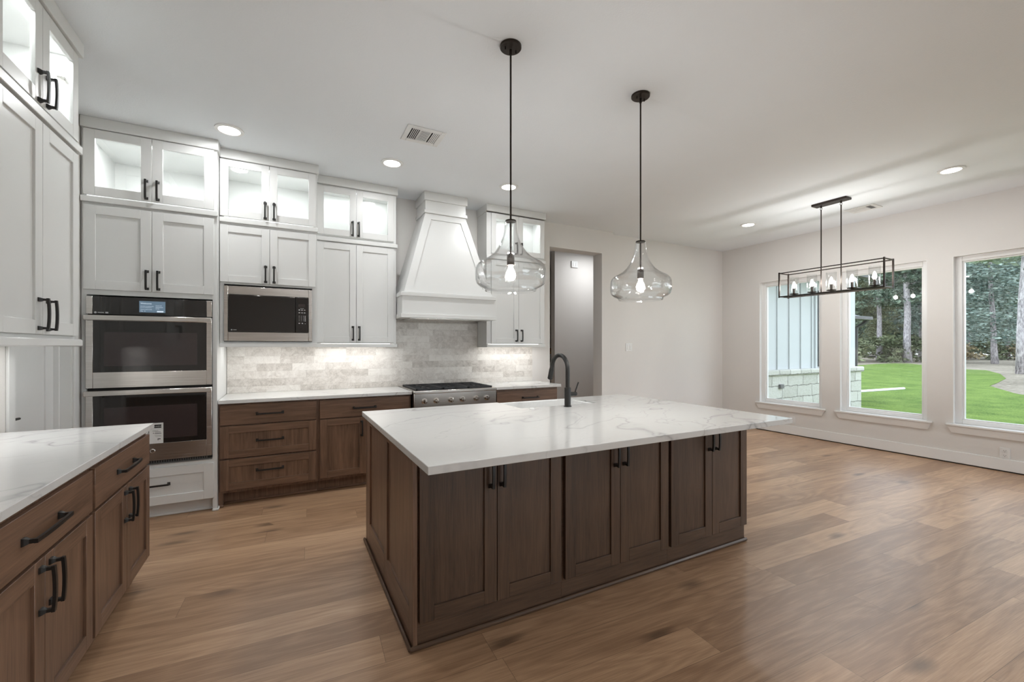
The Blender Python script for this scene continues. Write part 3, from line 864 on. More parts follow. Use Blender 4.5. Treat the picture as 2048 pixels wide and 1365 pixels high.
# ------------------------------------------------------------------ base cabinets along the back wall
FP = Fr((0, 4.355, 0), (1, 0, 0), (0, -1, 0))
WX = ('wood_z', 'wood_x')
def base_run(label, a0, a1, fr, depth, wall=True):
    t = thing('base_cabinet', fr.p((a0 + a1) / 2, -.3, 0), label, 'cabinet')
    mb = MB(fr); mb.box(a0, a1, -depth, 0, .115, .8775); mb.box(a0, a1, -depth, -.078, 0, .115)
    return t, mb
dp = YB - 4.355 - .002
t, mb = base_run('brown wood base cabinet of three drawers beside the white oven cabinet', -.500, .265, FP, dp)
mb.box(-.500, -.468, -.078, 0, 0, .115)
mb.build('carcass', ['wood_z'], t)
MB(FP).box(-.468, .265, -.078, -.062, 0, .022, 0, .007).box(-.5, -.462, -.002, .013, 0, .02, 0, .006).build('shoe_molding', 'wood_x', t)
leaf(FP, t, 'drawer', -.488, .250, .692, .862, WX, flat=True, handle=('h', -.12, .7785, .212))
leaf(FP, t, 'drawer', -.488, .250, .412, .684, WX, .062, handle=('h', -.12, .5485, .212))
leaf(FP, t, 'drawer', -.488, .250, .137, .398, WX, .062, handle=('h', -.12, .290, .212))
t, mb = base_run('brown wood base cabinet with one drawer over doors left of the range', .267, 1.130, FP, dp)
mb.build('carcass', ['wood_z'], t)
MB(FP).box(.267, 1.13, -.078, -.062, 0, .022, 0, .007).build('shoe_molding', 'wood_x', t)
leaf(FP, t, 'drawer', .282, 1.112, .692, .862, WX, flat=True, handle=('h', .678, .776, .212))
leaf(FP, t, 'door', .282, .690, .137, .684, WX, .062, handle=('v', .652, .574, .145))
leaf(FP, t, 'door', .694, 1.112, .137, .684, WX, .062, handle=('v', .735, .574, .145))
t, mb = base_run('dark wood base drawer cabinet between the range and the hallway doorway', 2.080, 2.918, FP, dp)
mb.build('carcass', ['wood_z'], t)
MB(FP).box(2.08, 2.918, -.078, -.062, 0, .022, 0, .007).build('shoe_molding', 'wood_x', t)
leaf(FP, t, 'drawer', 2.098, 2.908, .692, .852, WX, flat=True, handle=('h', 2.53, .770, .212))
leaf(FP, t, 'drawer', 2.098, 2.908, .412, .684, WX, .062, handle=('h', 2.53, .5485, .212))
leaf(FP, t, 'drawer', 2.098, 2.908, .137, .398, WX, .062, handle=('h', 2.53, .290, .212))
CT0, CT1 = .878, .908
tag(MB().box(-.4995, 1.134, 4.312, YB - .0105, CT0, CT1, 0, .002).build('worktop', 'quartz'), 'white quartz worktop along the back wall left of the range', 'worktop')
tag(MB().box(2.062, 2.955, 4.312, YB - .0105, CT0, CT1, 0, .002).build('worktop', 'quartz'), 'short white quartz worktop right of the range', 'worktop')

# gas range
t = thing('gas_range', (1.594, 4.6, 0), 'stainless gas range with six knobs and black grates under the hood', 'range')
rx0, rx1, ry = 1.139, 2.056, 4.262
MB().box(rx0 + .004, rx1 - .004, ry + .03, YB - .012, .10, .905).build('body', 'steel', t)
mb = MB(); mb.box(rx0, rx1, ry - .018, ry + .06, .884, .914, 0, .006); mb.box(rx0, rx1, ry + .06, YB - .012, .902, .914)
mb.build('cooktop', 'steel', t)
kpnl = MB().box(rx0 + .001, rx1 - .001, ry, ry + .03, .715, .884, 0, .003).build('knob_panel', 'steel', t)
for x in (1.246, 1.370, 1.530, 1.658, 1.815, 1.940):
    kb = MB(); kb.lathe((x, ry, .806), [(.029, 0), (.029, .006), (.024, .009), (.022, .034), (.019, .040), (.004, .041)], 24, 0, '-y')
    kb.box(x - .004, x + .004, ry - .050, ry - .036, .786, .826, 0, .002)
    kb.build('knob', 'chrome', kpnl)
MB().box(rx0 + .001, rx1 - .001, ry - .012, ry + .03, .20, .705, 0, .004).build('oven_door', 'steel', t)
mb = MB(); mb.tube([(rx0 + .04, ry - .055, .665), (rx1 - .04, ry - .055, .665)], .012); mb.tube([(rx0 + .08, ry - .012, .665), (rx0 + .08, ry - .055, .665)], .009); mb.tube([(rx1 - .08, ry - .012, .665), (rx1 - .08, ry - .055, .665)], .009)
mb.build('handle_bar', 'steel', t)
MB().box(rx0 + .02, rx1 - .02, ry + .03, ry + .05, .02, .19).build('kick_panel', 'steel', t)
gx0, gx1, gy0, gy1, gz = 1.170, 2.024, 4.30, 4.875, .932
tw = (gx1 - gx0) / 3
for k in range(3):
    mb = MB(); x0 = gx0 + k * tw + .003; x1 = gx0 + (k + 1) * tw - .003
    for y in (gy0, gy1 - .014): mb.box(x0, x1, y, y + .014, gz - .018, gz, 0, .002)
    for x in (x0, x1 - .014): mb.box(x, x + .014, gy0, gy1, gz - .018, gz, 0, .002)
    for j in range(1, 12):
        yy = gy0 + j * (gy1 - gy0) / 12
        mb.box(x0, x0 + .085, yy - .004, yy + .004, gz - .012, gz, 0); mb.box(x1 - .085, x1, yy - .004, yy + .004, gz - .012, gz, 0)
    mb.box((x0 + x1) / 2 - .006, (x0 + x1) / 2 + .006, gy0, gy1, gz - .014, gz)
    mb.box(x0, x1, (gy0 + gy1) / 2 - .006, (gy0 + gy1) / 2 + .006, gz - .014, gz)
    for x in (x0, x1 - .014):
        for y in (gy0, gy1 - .014): mb.box(x, x + .014, y, y + .014, .9141, gz - .017)
    mb.build('grate', 'iron', t)
    for y in (gy0 + .15, gy1 - .15):
        mb = MB(); mb.lathe(((x0 + x1) / 2, y, .9142), [(.048, 0), (.048, .006), (.030, .008), (.030, .013), (.006, .014)], 24)
        mb.build('burner', 'iron', t)

# ------------------------------------------------------------------ base cabinets and uppers along the left wall
FL = Fr((-.722, 0, 0), (0, 1, 0), (1, 0, 0))
WY = ('wood_z', 'wood_y')
def left_base(label, a0, a1, m0, end):
    t = thing('base_cabinet', (-1.0, (a0 + a1) / 2, 0), label, 'cabinet')
    mb = MB(FL); dep = -.722 - XL - .002
    mb.box(a0, a1, -dep, 0, .115, .8775); mb.box(a0, a1 - (.02 if end else 0), -dep, -.075, 0, .115)
    if end: mb.box(a1 - .02, a1, -dep, -.06, 0, .115)
    mb.build('carcass', ['wood_z'], t)
    mb = MB(FL); mb.box(a0, a1 + (.013 if end else 0), -.075, -.058, 0, .022, 0, .007)
    if end: mb.box(a1, a1 + .014, -dep, -.058, 0, .022, 0, .007)
    mb.build('shoe_molding', 'wood_y', t)
    g = .012
    leaf(FL, t, 'drawer', a0 + g, a1 - g, .680, .850, WY, flat=True, handle=('h', m0 - .02, .768, .25))
    leaf(FL, t, 'door', a0 + g, m0 - .0015, .142, .668, WY, .064, handle=('v', m0 - .032, .568, .150))
    leaf(FL, t, 'door', m0 + .0015, a1 - g, .142, .668, WY, .064, handle=('v', m0 + .036, .568, .150))
left_base('brown wood base cabinet at the far end of the left counter', 2.381, 3.212, 2.797, True)
left_base('brown wood base cabinet nearest the camera under the left counter', 1.550, 2.379, 1.970, False)
tag(MB().box(XL + .001, -.686, 1.50, 3.232, CT0, CT1, 0, .002).build('worktop', 'quartz'), 'white quartz worktop along the left wall, corner pointing at the oven', 'worktop')
FLU = Fr((-1.042, 0, 0), (0, 1, 0), (1, 0, 0))
t = thing('upper_cabinet', (-1.2, 2.86, 1.36), 'white upper cabinet on the left wall with lit glass top doors', 'cabinet')
a0, a1, dep = 2.452, 3.262, -1.042 - XL - .002
shell(FLU, t, a0, a1, dep, 2.47, 2.985, 'white', 'glass_box', .018, .03)
MB(FLU).box(a0, a1, -dep, 0, 1.40, 2.47).build('carcass', 'white', t)
mb = MB(FLU); mb.box(a0, a1 + .014, 0, .034, 2.987, H - .001, 0, .002); mb.box(a0, a1 + .014, -dep, 0, 2.987, H - .001); mb.build('crown', 'white', t)
mb = MB(FLU); mb.box(a0, a1 + .012, 0, .030, 2.440, 2.484, 0, .003); mb.build('middle_rail', 'white', t)
mb = MB(FLU); mb.box(a0, a1 + .014, -.02, .030, 1.360, 1.400, 0, .006); mb.box(a1 - .018, a1 + .014, -dep, -.02, 1.360, 1.400, 0, .003); mb.build('light_rail', 'white', t)
m0 = 2.848
leaf(FLU, t, 'glass_door', 2.456, m0 - .0015, 2.500, 2.980, WW, .066, glass=True, handle=('v', m0 - .04, 2.582, .148))
hd = leaf(FLU, t, 'glass_door', m0 + .0015, 3.245, 2.500, 2.980, WW, .066, glass=True, handle=('v', m0 + .04, 2.59, .148))
MB(FLU).box(3.155, 3.205, -.022, -.004, 2.79, 2.81, 0, .002).box(3.150, 3.200, -.035, -.02, 2.795, 2.805).build('hinge', 'chrome', hd)
leaf(FLU, t, 'door', 2.456, m0 - .0015, 1.418, 2.428, WW, .066, handle=('v', m0 - .038, 1.513, .148))
leaf(FLU, t, 'door', m0 + .0015, 3.245, 1.418, 2.428, WW, .066, handle=('v', m0 + .042, 1.510, .148))

# ------------------------------------------------------------------ island
IZ0, IZ1 = .866, .900
FI = Fr((0, 1.900, 0), (1, 0, 0), (0, -1, 0))
WI = ('isl_shade_z', 'isl_shade_x')
iy1 = 3.135
def island_front(label, a0, a1, d0, m0, d1, hs):
    t = thing('island_cabinet', ((a0 + a1) / 2, 2.1, 0), label, 'cabinet', 'island storage cabinets facing the dining room')
    MB(FI).box(a0, a1, -.55, 0, .0, IZ0 - .0005).build('carcass', ['isl_shade_x'], t)
    leaf(FI, t, 'door', d0, m0 - .0015, .120, .852, WI, .066, t=.020, handle=('v', hs[0], .755, .150))
    leaf(FI, t, 'door', m0 + .0015, d1, .120, .852, WI, .066, t=.020, handle=('v', hs[1], .755, .150))
island_front('shade-darkened wood island cabinet at the panelled left end of the island', .521, 1.2995, .528, .911, 1.287, (.876, .936))
island_front('shade-darkened wood island cabinet in the middle of the island front', 1.3005, 2.0905, 1.314, 1.694, 2.080, (1.655, 1.722))
island_front('shade-darkened wood island cabinet at the right end of the island by the dining area', 2.0915, 2.845, 2.103, 2.484, 2.844, (2.452, 2.512))
# panelled left end
t = thing('island_end_panel', (.51, 2.5, 0), 'brown wood end panel with two recessed fields on the left end of the island', 'end panel')
x0, x1, xr = .4995, .5205, .510
mb = MB()
Y = [1.889, 1.955, 2.440, 2.515, 2.985, iy1]
for ya, yb_ in ((Y[0], Y[1]), (Y[2], Y[3]), (Y[4], Y[5])): mb.box(x0, x1, ya, yb_, 0, IZ0 - .0005, 0, .0015)
for ya, yb_ in ((Y[1], Y[2]), (Y[3], Y[4])): mb.box(x0, x1, ya, yb_, 0, .170, 1, .0015); mb.box(x0, x1, ya, yb_, .828, IZ0 - .0005, 1, .0015)
mb.build('frame', ['wood_z', 'wood_y'], t)  # lighter wood than the front, for the light falling on this end
for ya, yb_ in ((Y[1], Y[2]), (Y[3], Y[4])):
    MB().box(xr, x1, ya - .003, yb_ + .003, .166, .832).build('panel', 'wood_z', t)
# kitchen side of the island
mb = MB(); t = thing('sink_cabinet', (1.7, 2.8, 0), 'shade-darkened wood island cabinet carrying the white apron sink', 'cabinet')
mb.box(.521, 1.546, 2.4505, iy1 - .02, .115, IZ0 - .0005); mb.box(2.264, 2.845, 2.4505, iy1 - .02, .115, IZ0 - .0005); mb.box(1.546, 2.264, 2.4505, iy1 - .02, .115, .64); mb.box(1.546, 2.264, 2.4505, 2.74, .64, IZ0 - .0005)
mb.box(.521, 2.845, 2.4505, iy1 - .10, 0, .115)
mb.build('carcass', ['isl_shade_x'], t)
FK = Fr((0, iy1 - .02, 0), (-1, 0, 0), (0, 1, 0))
leaf(FK, t, 'door', -1.54, -1.035, .13, .85, WI, handle=('v', -1.07, .75, .145)); leaf(FK, t, 'door', -1.031, -.53, .13, .85, WI, handle=('v', -.995, .75, .145))
leaf(FK, t, 'door', -2.26, -1.907, .13, .63, WI, handle=('v', -1.94, .53, .145)); leaf(FK, t, 'door', -1.903, -1.55, .13, .63, WI, handle=('v', -1.87, .53, .145))
leaf(FK, t, 'door', -2.84, -2.27, .13, .85, WI, handle=('v', -2.31, .75, .145))
# shoe round the island
mb = MB(); s = .019
mb.box(x0 - s, 2.862, 1.900 - s - .001, 1.8995, 0, .024, 0, .009); mb.box(x0 - s, x0 - .0005, 1.900 - s - .001, iy1 + .012, 0, .024, 0, .009); mb.box(2.8455, 2.862, 1.8995, iy1 - .1, 0, .024, 0, .009)
tag(mb.build('island_shoe_molding', 'isl_shade_x'), 'rounded brown shoe molding around the foot of the island', 'molding')
# quartz top with the notch for the apron sink
pl = [(.481, 1.595), (2.884, 1.595), (2.884, 3.190), (2.262, 3.190), (2.262, 2.782), (1.548, 2.782), (1.548, 3.190), (.481, 3.190)]
mb = MB()
for a in ((.481, 2.884, 1.595, 2.782), (.481, 1.548, 2.782, 3.190), (2.262, 2.884, 2.782, 3.190)): pass
mb.prism(pl, IZ0, IZ1)
es = [e for e in mb.bm.edges if abs(e.verts[0].co.z - e.verts[1].co.z) < 1e-6]
bmesh.ops.bevel(mb.bm, geom=es, offset=.003, segments=2, profile=.5, affect='EDGES')
tag(mb.build('island_worktop', 'quartz', smooth=False), 'white veined quartz worktop of the kitchen island', 'worktop')
# sink
t = thing('apron_sink', (1.905, 3.0, .65), 'white apron sink let into the island worktop behind the faucet', 'sink')
mb = MB(); sx0, sx1, sy0, sy1, sz0, sz1 = 1.5495, 2.2605, 2.7835, 3.205, .645, .893
w = .024
mb.box(sx0, sx1, sy0, sy0 + w, sz0, sz1, 0, .006); mb.box(sx0, sx1, sy1 - .03, sy1, sz0, sz1, 0, .008)
mb.box(sx0, sx0 + w, sy0 + w, sy1 - .03, sz0, sz1, 0, .006); mb.box(sx1 - w, sx1, sy0 + w, sy1 - .03, sz0, sz1, 0, .006)
mb.box(sx0 + w, sx1 - w, sy0 + w, sy1 - .03, sz0, sz0 + .02)
mb.build('basin', 'fireclay', t)
MB().lathe((1.905, 3.0, sz0 + .02), [(.045, 0), (.045, .003), (.03, .001), (.004, .001)], 24).build('drain', 'chrome', t)
# faucet
fx, fyy = 1.916, 2.712
t = thing('faucet', (fx, fyy, IZ1), 'matte black gooseneck faucet standing on the island worktop', 'faucet')
mb = MB(); mb.lathe((fx, fyy, IZ1 + .0003), [(.030, 0), (.030, .006), (.0245, .008), (.0245, .145), (.018, .147)], 28); mb.build('base', 'black', t)
pts = [(fx, fyy, IZ1 + .14)]
rr, zc = .108, IZ1 + .285
pts += [(fx, fyy, zc - .06), (fx, fyy, zc)]
for k in range(1, 15):
    a = math.pi * k / 14 * .93
    pts.append((fx, fyy + rr - rr * math.cos(a), zc + rr * math.sin(a)))
e0 = Vector(pts[-1]); dr = (Vector(pts[-1]) - Vector(pts[-2])).normalized()
pts.append(tuple(e0 + dr * .03))
MB().tube(pts, .0165, 16).build('spout', 'black', t)
MB().tube([e0 + dr * .02, e0 + dr * .04, e0 + dr * .115, e0 + dr * .12], [.0175, .020, .0205, .015], 16).build('spray_head', 'black', t)
mb = MB(); mb.cyl((fx + .02, fyy, IZ1 + .095), (fx + .078, fyy, IZ1 + .095), .0165); mb.tube([(fx + .066, fyy, IZ1 + .10), (fx + .095, fyy - .01, IZ1 + .185)], [.0055, .005]); mb.build('lever', 'black', t)
t = MB().lathe((1.610, 2.735, IZ1 + .0003), [(.020, 0), (.020, .004), (.014, .006), (.013, .004), (.002, .004)], 24).build('air_switch', 'fireclay', loc=(1.61, 2.735, IZ1))
tag(t, 'small white round button on the island worktop near the sink', 'button')

# ------------------------------------------------------------------ pendants
px, py = 1.130, 2.155
t = thing('pendant_light', (px, py, H), 'clear glass pendant over the left half of the island', 'pendant light', 'glass pendants over the island')
mb = MB(); mb.lathe((px, py, H - .0165), [(.061, .016), (.061, .004), (.058, .001), (.010, .0)], 36)
cn = mb.build('canopy', 'bronze', t)
for sx in (-.034, .034):
    mb = MB(); mb.lathe((px + sx, py, H - .033), [(.0035, .017), (.0035, 0)], 12); mb.build('screw_knob', 'bronze', cn)
mb = MB(); mb.tube([(px, py, H - .022), (px, py, H - .052)], .0085); mb.tube([(px, py, H - .05), (px, py, 1.885)], .0055); mb.lathe((px, py, 2.068), [(.030, .008), (.032, .004), (.032, 0), (.006, -.001)], 28)
mb.build('rod', 'bronze', t)
MB().lathe((px, py, 1.822), [(.012, .066), (.0215, .058), (.0215, .0), (.016, -.001)], 24).build('socket', 'bronze', t)
prof = [(.033, 2.066), (.036, 2.04), (.039, 2.01), (.046, 1.98), (.057, 1.95), (.073, 1.92), (.095, 1.89), (.122, 1.866), (.152, 1.848), (.178, 1.834), (.193, 1.818), (.200, 1.796), (.2015, 1.765), (.200, 1.737), (.192, 1.716), (.176, 1.702), (.157, 1.694), (.147, 1.686), (.146, 1.676)]
outer = [(r, z - 2.0) for r, z in prof]; inner = [(r - .005, z - 2.0) for r, z in prof[::-1]]
MB().lathe((px, py, 2.0), outer + inner, 56, 0, 'z', True).build('glass_shade', 'blown', t)
MB().lathe((px, py, 1.766), [(.003, -.034), (.016, -.031), (.027, -.018), (.030, -.002), (.026, .016), (.016, .036), (.013, .056)], 20).build('bulb', 'bulb', t)
for dx, dy in ((0, 0), (1.0, .01)): point_light('pendant_lamp', (px + dx, py + dy, 1.762), PEND_W, .028)
copy_tree(t, (1.0, .01, 0), 'clear glass pendant over the right half of the island, nearer the dining area')

# ------------------------------------------------------------------ linear chandelier
cx, cyv = 5.65, 2.6925
x0, x1, y0, y1, z0, z1 = 5.55, 5.75, 2.152, 3.233, 1.996, 2.292
t = thing('linear_chandelier', (cx, cyv, H), 'dark bronze rectangular cage chandelier with five candle lights by the windows', 'chandelier')
MB().box(cx - .062, cx + .062, 2.515, 2.878, H - .026, H - .0005, 0, .003).build('canopy', 'bronze', t)
for y in (2.800, 2.592):
    mb = MB(); mb.tube([(cx, y, H - .025), (cx, y, H - .05)], .009)
    ring = [(cx, y + .011 * math.cos(a), H - .062 + .011 * math.sin(a)) for a in [2 * math.pi * k / 12 for k in range(13)]]
    mb.tube(ring, .0025, 6); mb.tube([(cx, y, H - .070), (cx, y, z0 + .006)], .0062); mb.build('rod', 'bronze', t)
s = .0055
mb = MB()
for x in (x0, x1):
    for y in (y0, y1): mb.box(x - .0075, x + .0075, y - .0075, y + .0075, z0 - .012, z1 + .012, 0, .001)
    for z in (z0, z1): mb.box(x - s, x + s, y0, y1, z - s, z + s)
for y in (y0, y1):
    for z in (z0, z1): mb.box(x0, x1, y - s, y + s, z - s, z + s)
mb.box(cx - .012, cx + .012, y0, y1, z0 - .004, z0 + .006)
mb.build('cage', 'bronze', t)
for k in range(5):
    y = 2.275 + k * .2085
    a = MB().lathe((cx, y, z0 + .006), [(.012, 0), (.012, .012), (.046, .018), (.048, .026), (.010, .030), (.0125, .031), (.0125, .092), (.009, .093)], 24).build('candle_holder', 'bronze', t)
    MB().lathe((cx, y, 0), [(.052, z0 + .033), (.052, z0 + .238), (.049, z0 + .238), (.049, z0 + .033)], 32, 0, 'z', True).build('glass_shade', 'shade', a)
    MB().lathe((cx, y, z0 + .1), [(.008, 0), (.016, .014), (.0205, .032), (.018, .052), (.010, .074), (.002, .086)], 16).build('bulb', 'bulb2', a)
    point_light('candle_lamp', (cx, y, z0 + .135), CANDLE_W, .024)

# ------------------------------------------------------------------ ceiling lights, vents, plates
def can(x, y, label=None, proto=[None]):
    if proto[0] is None:
        t = thing('recessed_light', (x, y, H), label, 'ceiling light', 'recessed ceiling lights')
        MB().lathe((x, y, H - .0125), [(.100, .012), (.098, .004), (.080, .0), (.074, .002), (.070, .010), (.070, .012)], 40).build('trim_ring', 'trimwhite', t)
        MB().lathe((x, y, H - .0108), [(.069, .010), (.069, .0), (.002, -.002)], 36).build('lens', 'lens', t)
        proto[0] = t
    else:
        t = copy_tree(proto[0], Vector((x, y, H)) - ROOT[proto[0].name], label)
    area_light('can_lamp', (x, y, H - .016), .13, CAN_W)
    return t
for x, y, l in [(-.39, 4.015, 'recessed ceiling light above the oven cabinet'), (.873, 4.03, 'recessed ceiling light between the vent and the upper cabinets'), (2.10, 4.05, 'recessed ceiling light behind the rod of the left pendant'),
                (5.667, 1.676, 'recessed ceiling light nearest the right edge, in front of the far right window'), (5.70, 3.745, 'recessed ceiling light in the dining corner left of the chandelier canopy')]:
    can(x, y, l)
for x, y in [(.2, -1.2), (2.6, -1.2), (5.2, -.8), (.2, -3.2), (2.6, -3.2), (5.2, -3.2)]:  # unseen lights added behind the camera as fill
    can(x, y, 'unseen recessed ceiling light added behind the camera for fill')
area_light('hall_lamp', (4.9, 5.75, H - .02), .16, HALL_W)

t = thing('ceiling_vent', (.985, 3.396, H), 'white ceiling vent with three louvre banks above the kitchen aisle', 'vent')
vx0, vx1, vy0, vy1, vz = .830, 1.140, 3.266, 3.527, H - .009
mb = MB(); fx_ = .040; fy_ = .042
mb.box(vx0, vx0 + fx_, vy0, vy1, vz, H - .0003, 0, .003); mb.box(vx1 - fx_, vx1, vy0, vy1, vz, H - .0003, 0, .003); mb.box(vx0 + fx_, vx1 - fx_, vy0, vy0 + fy_, vz, H - .0003, 0, .003); mb.box(vx0 + fx_, vx1 - fx_, vy1 - fy_, vy1, vz, H - .0003, 0, .003)
mb.build('frame', 'plastic', t)
MB().box(vx0 + fx_, vx1 - fx_, vy0 + fy_, vy1 - fy_, H - .002, H - .0004).build('duct', 'dark', t)
L0 = vx0 + fx_; wd = (vx1 - vx0 - 2 * fx_)
mb = MB()
for bank, (u0, u1) in enumerate(((0, .30), (.34, .66), (.70, 1.0))):
    xa, xb = L0 + wd * u0, L0 + wd * u1
    ya, yb_ = vy0 + fy_, vy1 - fy_
    if bank == 1:
        mb.box(xa - .006, xa, ya, yb_, vz, vz + .004); mb.box(xb, xb + .006, ya, yb_, vz, vz + .004)
        for k in range(9):
            y = ya + .004 + k * .0195; mb.box(xa, xb, y, y + .010, vz + .001, vz + .003)
    else:
        for k in range(5):
            x = xa + .010 + k * (xb - xa - .006) / 4.6; w_ = .0055 if bank == 0 else .009
            mb.box(x, x + w_, ya, yb_, vz + .001, vz + .003)
mb.build('louvres', 'plastic', t)
t = thing('ceiling_vent', (6.295, 2.65, H), 'white slotted ceiling vent right of the chandelier canopy', 'vent')
mb = MB(); mb.box(6.17, 6.42, 2.50, 2.545, H - .008, H - .0003, 0, .003); mb.box(6.17, 6.42, 2.755, 2.80, H - .008, H - .0003, 0, .003); mb.box(6.17, 6.212, 2.545, 2.755, H - .008, H - .0003, 0, .003); mb.box(6.378, 6.42, 2.545, 2.755, H - .008, H - .0003, 0, .003)
mb.build('frame', 'plastic', t)
MB().box(6.212, 6.378, 2.545, 2.755, H - .002, H - .0004).build('duct', 'slot', t)
mb = MB()
for k in range(7):
    x = 6.216 + k * .0225; mb.hexa([(x, 2.60, H - .002), (x + .003, 2.60, H - .002), (x + .003, 2.755, H - .002), (x, 2.755, H - .002)], [(x + .012, 2.60, H - .008), (x + .015, 2.60, H - .008), (x + .015, 2.755, H - .008), (x + .012, 2.755, H - .008)])
mb.build('louvres', 'plastic', t)

t = thing('light_switch', (4.70, YB2, 1.355), 'white double light switch plate on the back wall right of the doorway', 'switch')
MB().box(4.638, 4.765, YB2 - .007, YB2 - .0003, 1.293, 1.417, 0, .002).build('plate', 'plastic', t)
for x in (4.668, 4.714): MB().box(x, x + .032, YB2 - .011, YB2 - .0068, 1.320, 1.392, 0, .002).build('rocker', 'plastic', t)
def outlet(y, z, label):
    t = thing('wall_outlet', (XR, y, z), label, 'outlet')
    MB().box(XR - .007, XR - .0003, y - .040, y + .040, z - .059, z + .059, 0, .002).build('plate', 'plastic', t)
    for dz in (-.026, .026):
        r = MB().box(XR - .0095, XR - .0068, y - .017, y + .017, z + dz - .017, z + dz + .017, 0, .004).build('receptacle', 'plastic', t)
        MB().box(XR - .0100, XR - .0094, y - .009, y - .006, z + dz - .002, z + dz + .008).box(XR - .0100, XR - .0094, y + .006, y + .009, z + dz - .002, z + dz + .008).box(XR - .0100, XR - .0094, y - .003, y + .003, z + dz - .012, z + dz - .007).build('slots', 'slot', r)
outlet(1.618, .202, 'white wall outlet under the far right window')
outlet(3.826, .227, 'white wall outlet under the left window, beyond the island corner')

# ------------------------------------------------------------------ lights built into the cabinets
def strip_light(x0, x1, y, z, watts, label, parent_group='under-cabinet light strips'):
    o = MB().box(x0, x1, y - .012, y + .012, z - .008, z).build('light_strip', 'strip', loc=((x0 + x1) / 2, y, z))
    tag(o, label, 'light strip', parent_group)
    area_light('strip_lamp', ((x0 + x1) / 2, y, z - .011), (x1 - x0), watts, .02)
strip_light(-.42, .20, 4.60, 1.3875, STRIP_W, 'light strip under the microwave cabinet')
strip_light(.32, 1.0, 4.74, 1.3945, STRIP_W, 'light strip under the cabinet left of the hood')
strip_light(2.18, 2.88, 4.74, 1.3945, STRIP_W, 'light strip under the cabinet right of the hood')
o = MB().box(-1.20, -1.176, 2.52, 3.2, 1.390, 1.3985).build('light_strip', 'strip', loc=(-1.19, 2.86, 1.39))
tag(o, 'light strip under the upper cabinet on the left wall', 'light strip', 'under-cabinet light strips')
area_light('strip_lamp', (-1.188, 2.86, 1.387), .02, STRIP_W, .66)
for x, y, sx, sy, k in ((-.92, 4.40, .7, .03, 1.15), (-.12, 4.50, .64, .03, .8), (.66, 4.73, .64, .03, .42), (2.53, 4.73, .66, .03, .42), (-1.10, 2.86, .03, .7, .9)):
    area_light('cabinet_lamp', (x, y, 2.962), sx, BOX_W * k, sy)

# ------------------------------------------------------------------ outdoors
GZ = -.30
struct(MB().box(-60, 130, -90, 130, GZ - .5, GZ - .02), 'ground_outside', 'straw')
edge = [(46.3, 19.9), (51.2, 20.6), (55.4, 20.6), (55.9, 19.6), (51.7, 17.0), (45.0, 12.6), (44.5, 11.3), (39.3, 9.4), (33.9, 7.9), (29.3, 7.1), (26.7, 6.7), (24.6, 5.8), (23.2, 5.2), (22.7, 4.9), (22.4, 3.0), (23, -30), (7.6, -30), (7.6, 19.9)]
struct(MB().prism(edge[::-1], GZ - .02, GZ), 'lawn', 'lawn', smooth=False)
struct(MB().box(-8, 12, -14, YR - WT, GZ - .02, -.02), 'bounce_slab', 'soffit')  # unseen pale slab added to bounce sky light up to the ceiling
tag(MB().tube([(17.5, 8.05, GZ + .03), (20.5, 7.79, GZ + .03), (21.5, 7.71, GZ + .03)], .05, 8).build('white_pipe', 'trimwhite', loc=(19.5, 7.9, GZ)), 'white pipe lying across the green lawn', 'pipe')

t = thing('house_wing', (9.3, 5.4, GZ), 'white board-and-batten house wing on a pale stone base outside the left window', 'house')
MB().box(7.12, 11.55, 5.02, 9.0, .80, 3.3).build('siding', 'siding', t)
mb = MB()
for k in range(12):
    x = 7.33 + k * .405
    if x < 9.85: mb.box(x - .022, x + .022, 4.998, 5.02, .90, 3.2, 0, .003)
mb.box(9.86, 9.93, 4.99, 5.02, .90, 3.2)
mb.build('battens', 'siding', t)
MB().box(7.12, 11.62, 4.93, 9.05, GZ - .1, .80).build('stone_base', 'stone', t)
MB().box(7.12, 11.68, 4.89, 9.08, .80, .915, 0, .02).build('stone_cap', 'stone', t)
wn = MB().box(9.95, 10.02, 4.985, 5.02, .95, 2.55).box(10.9, 10.97, 4.985, 5.02, .95, 2.55).box(10.02, 10.9, 4.985, 5.02, 2.48, 2.55).box(10.02, 10.9, 4.985, 5.02, .95, 1.02).box(10.02, 10.9, 4.985, 5.02, 1.55, 1.60).box(10.02, 10.9, 4.985, 5.02, 2.05, 2.08).build('window', 'gutter', t)
MB().box(10.02, 10.9, 4.995, 5.02, 1.02, 2.48).build('pane', 'winblue', wn)
MB().box(7.12, 10.92, 4.55, 5.02, 2.86, 2.90).build('soffit', 'soffit', t)
MB().box(7.12, 10.94, 4.46, 4.56, 2.80, 2.93, 0, .02).build('gutter', 'gutter', t)
mb = MB(); mb.hexa([(7.12, 4.5, 2.92), (10.95, 4.5, 2.92), (11.6, 9, 2.92), (7.12, 9, 2.92)], [(7.12, 6.5, 4.0), (9.5, 6.8, 4.0), (9.5, 9, 4.0), (7.12, 9, 4.0)]); mb.build('roof', 'shingle', t)
t2 = tag(MB().box(8.44, 8.56, 4.885, 4.93, .555, .635, 0, .006).build('outdoor_outlet_box', 'slot', loc=(8.5, 4.93, .59)), 'grey outlet box on the stone base outside the left window', 'outlet box')

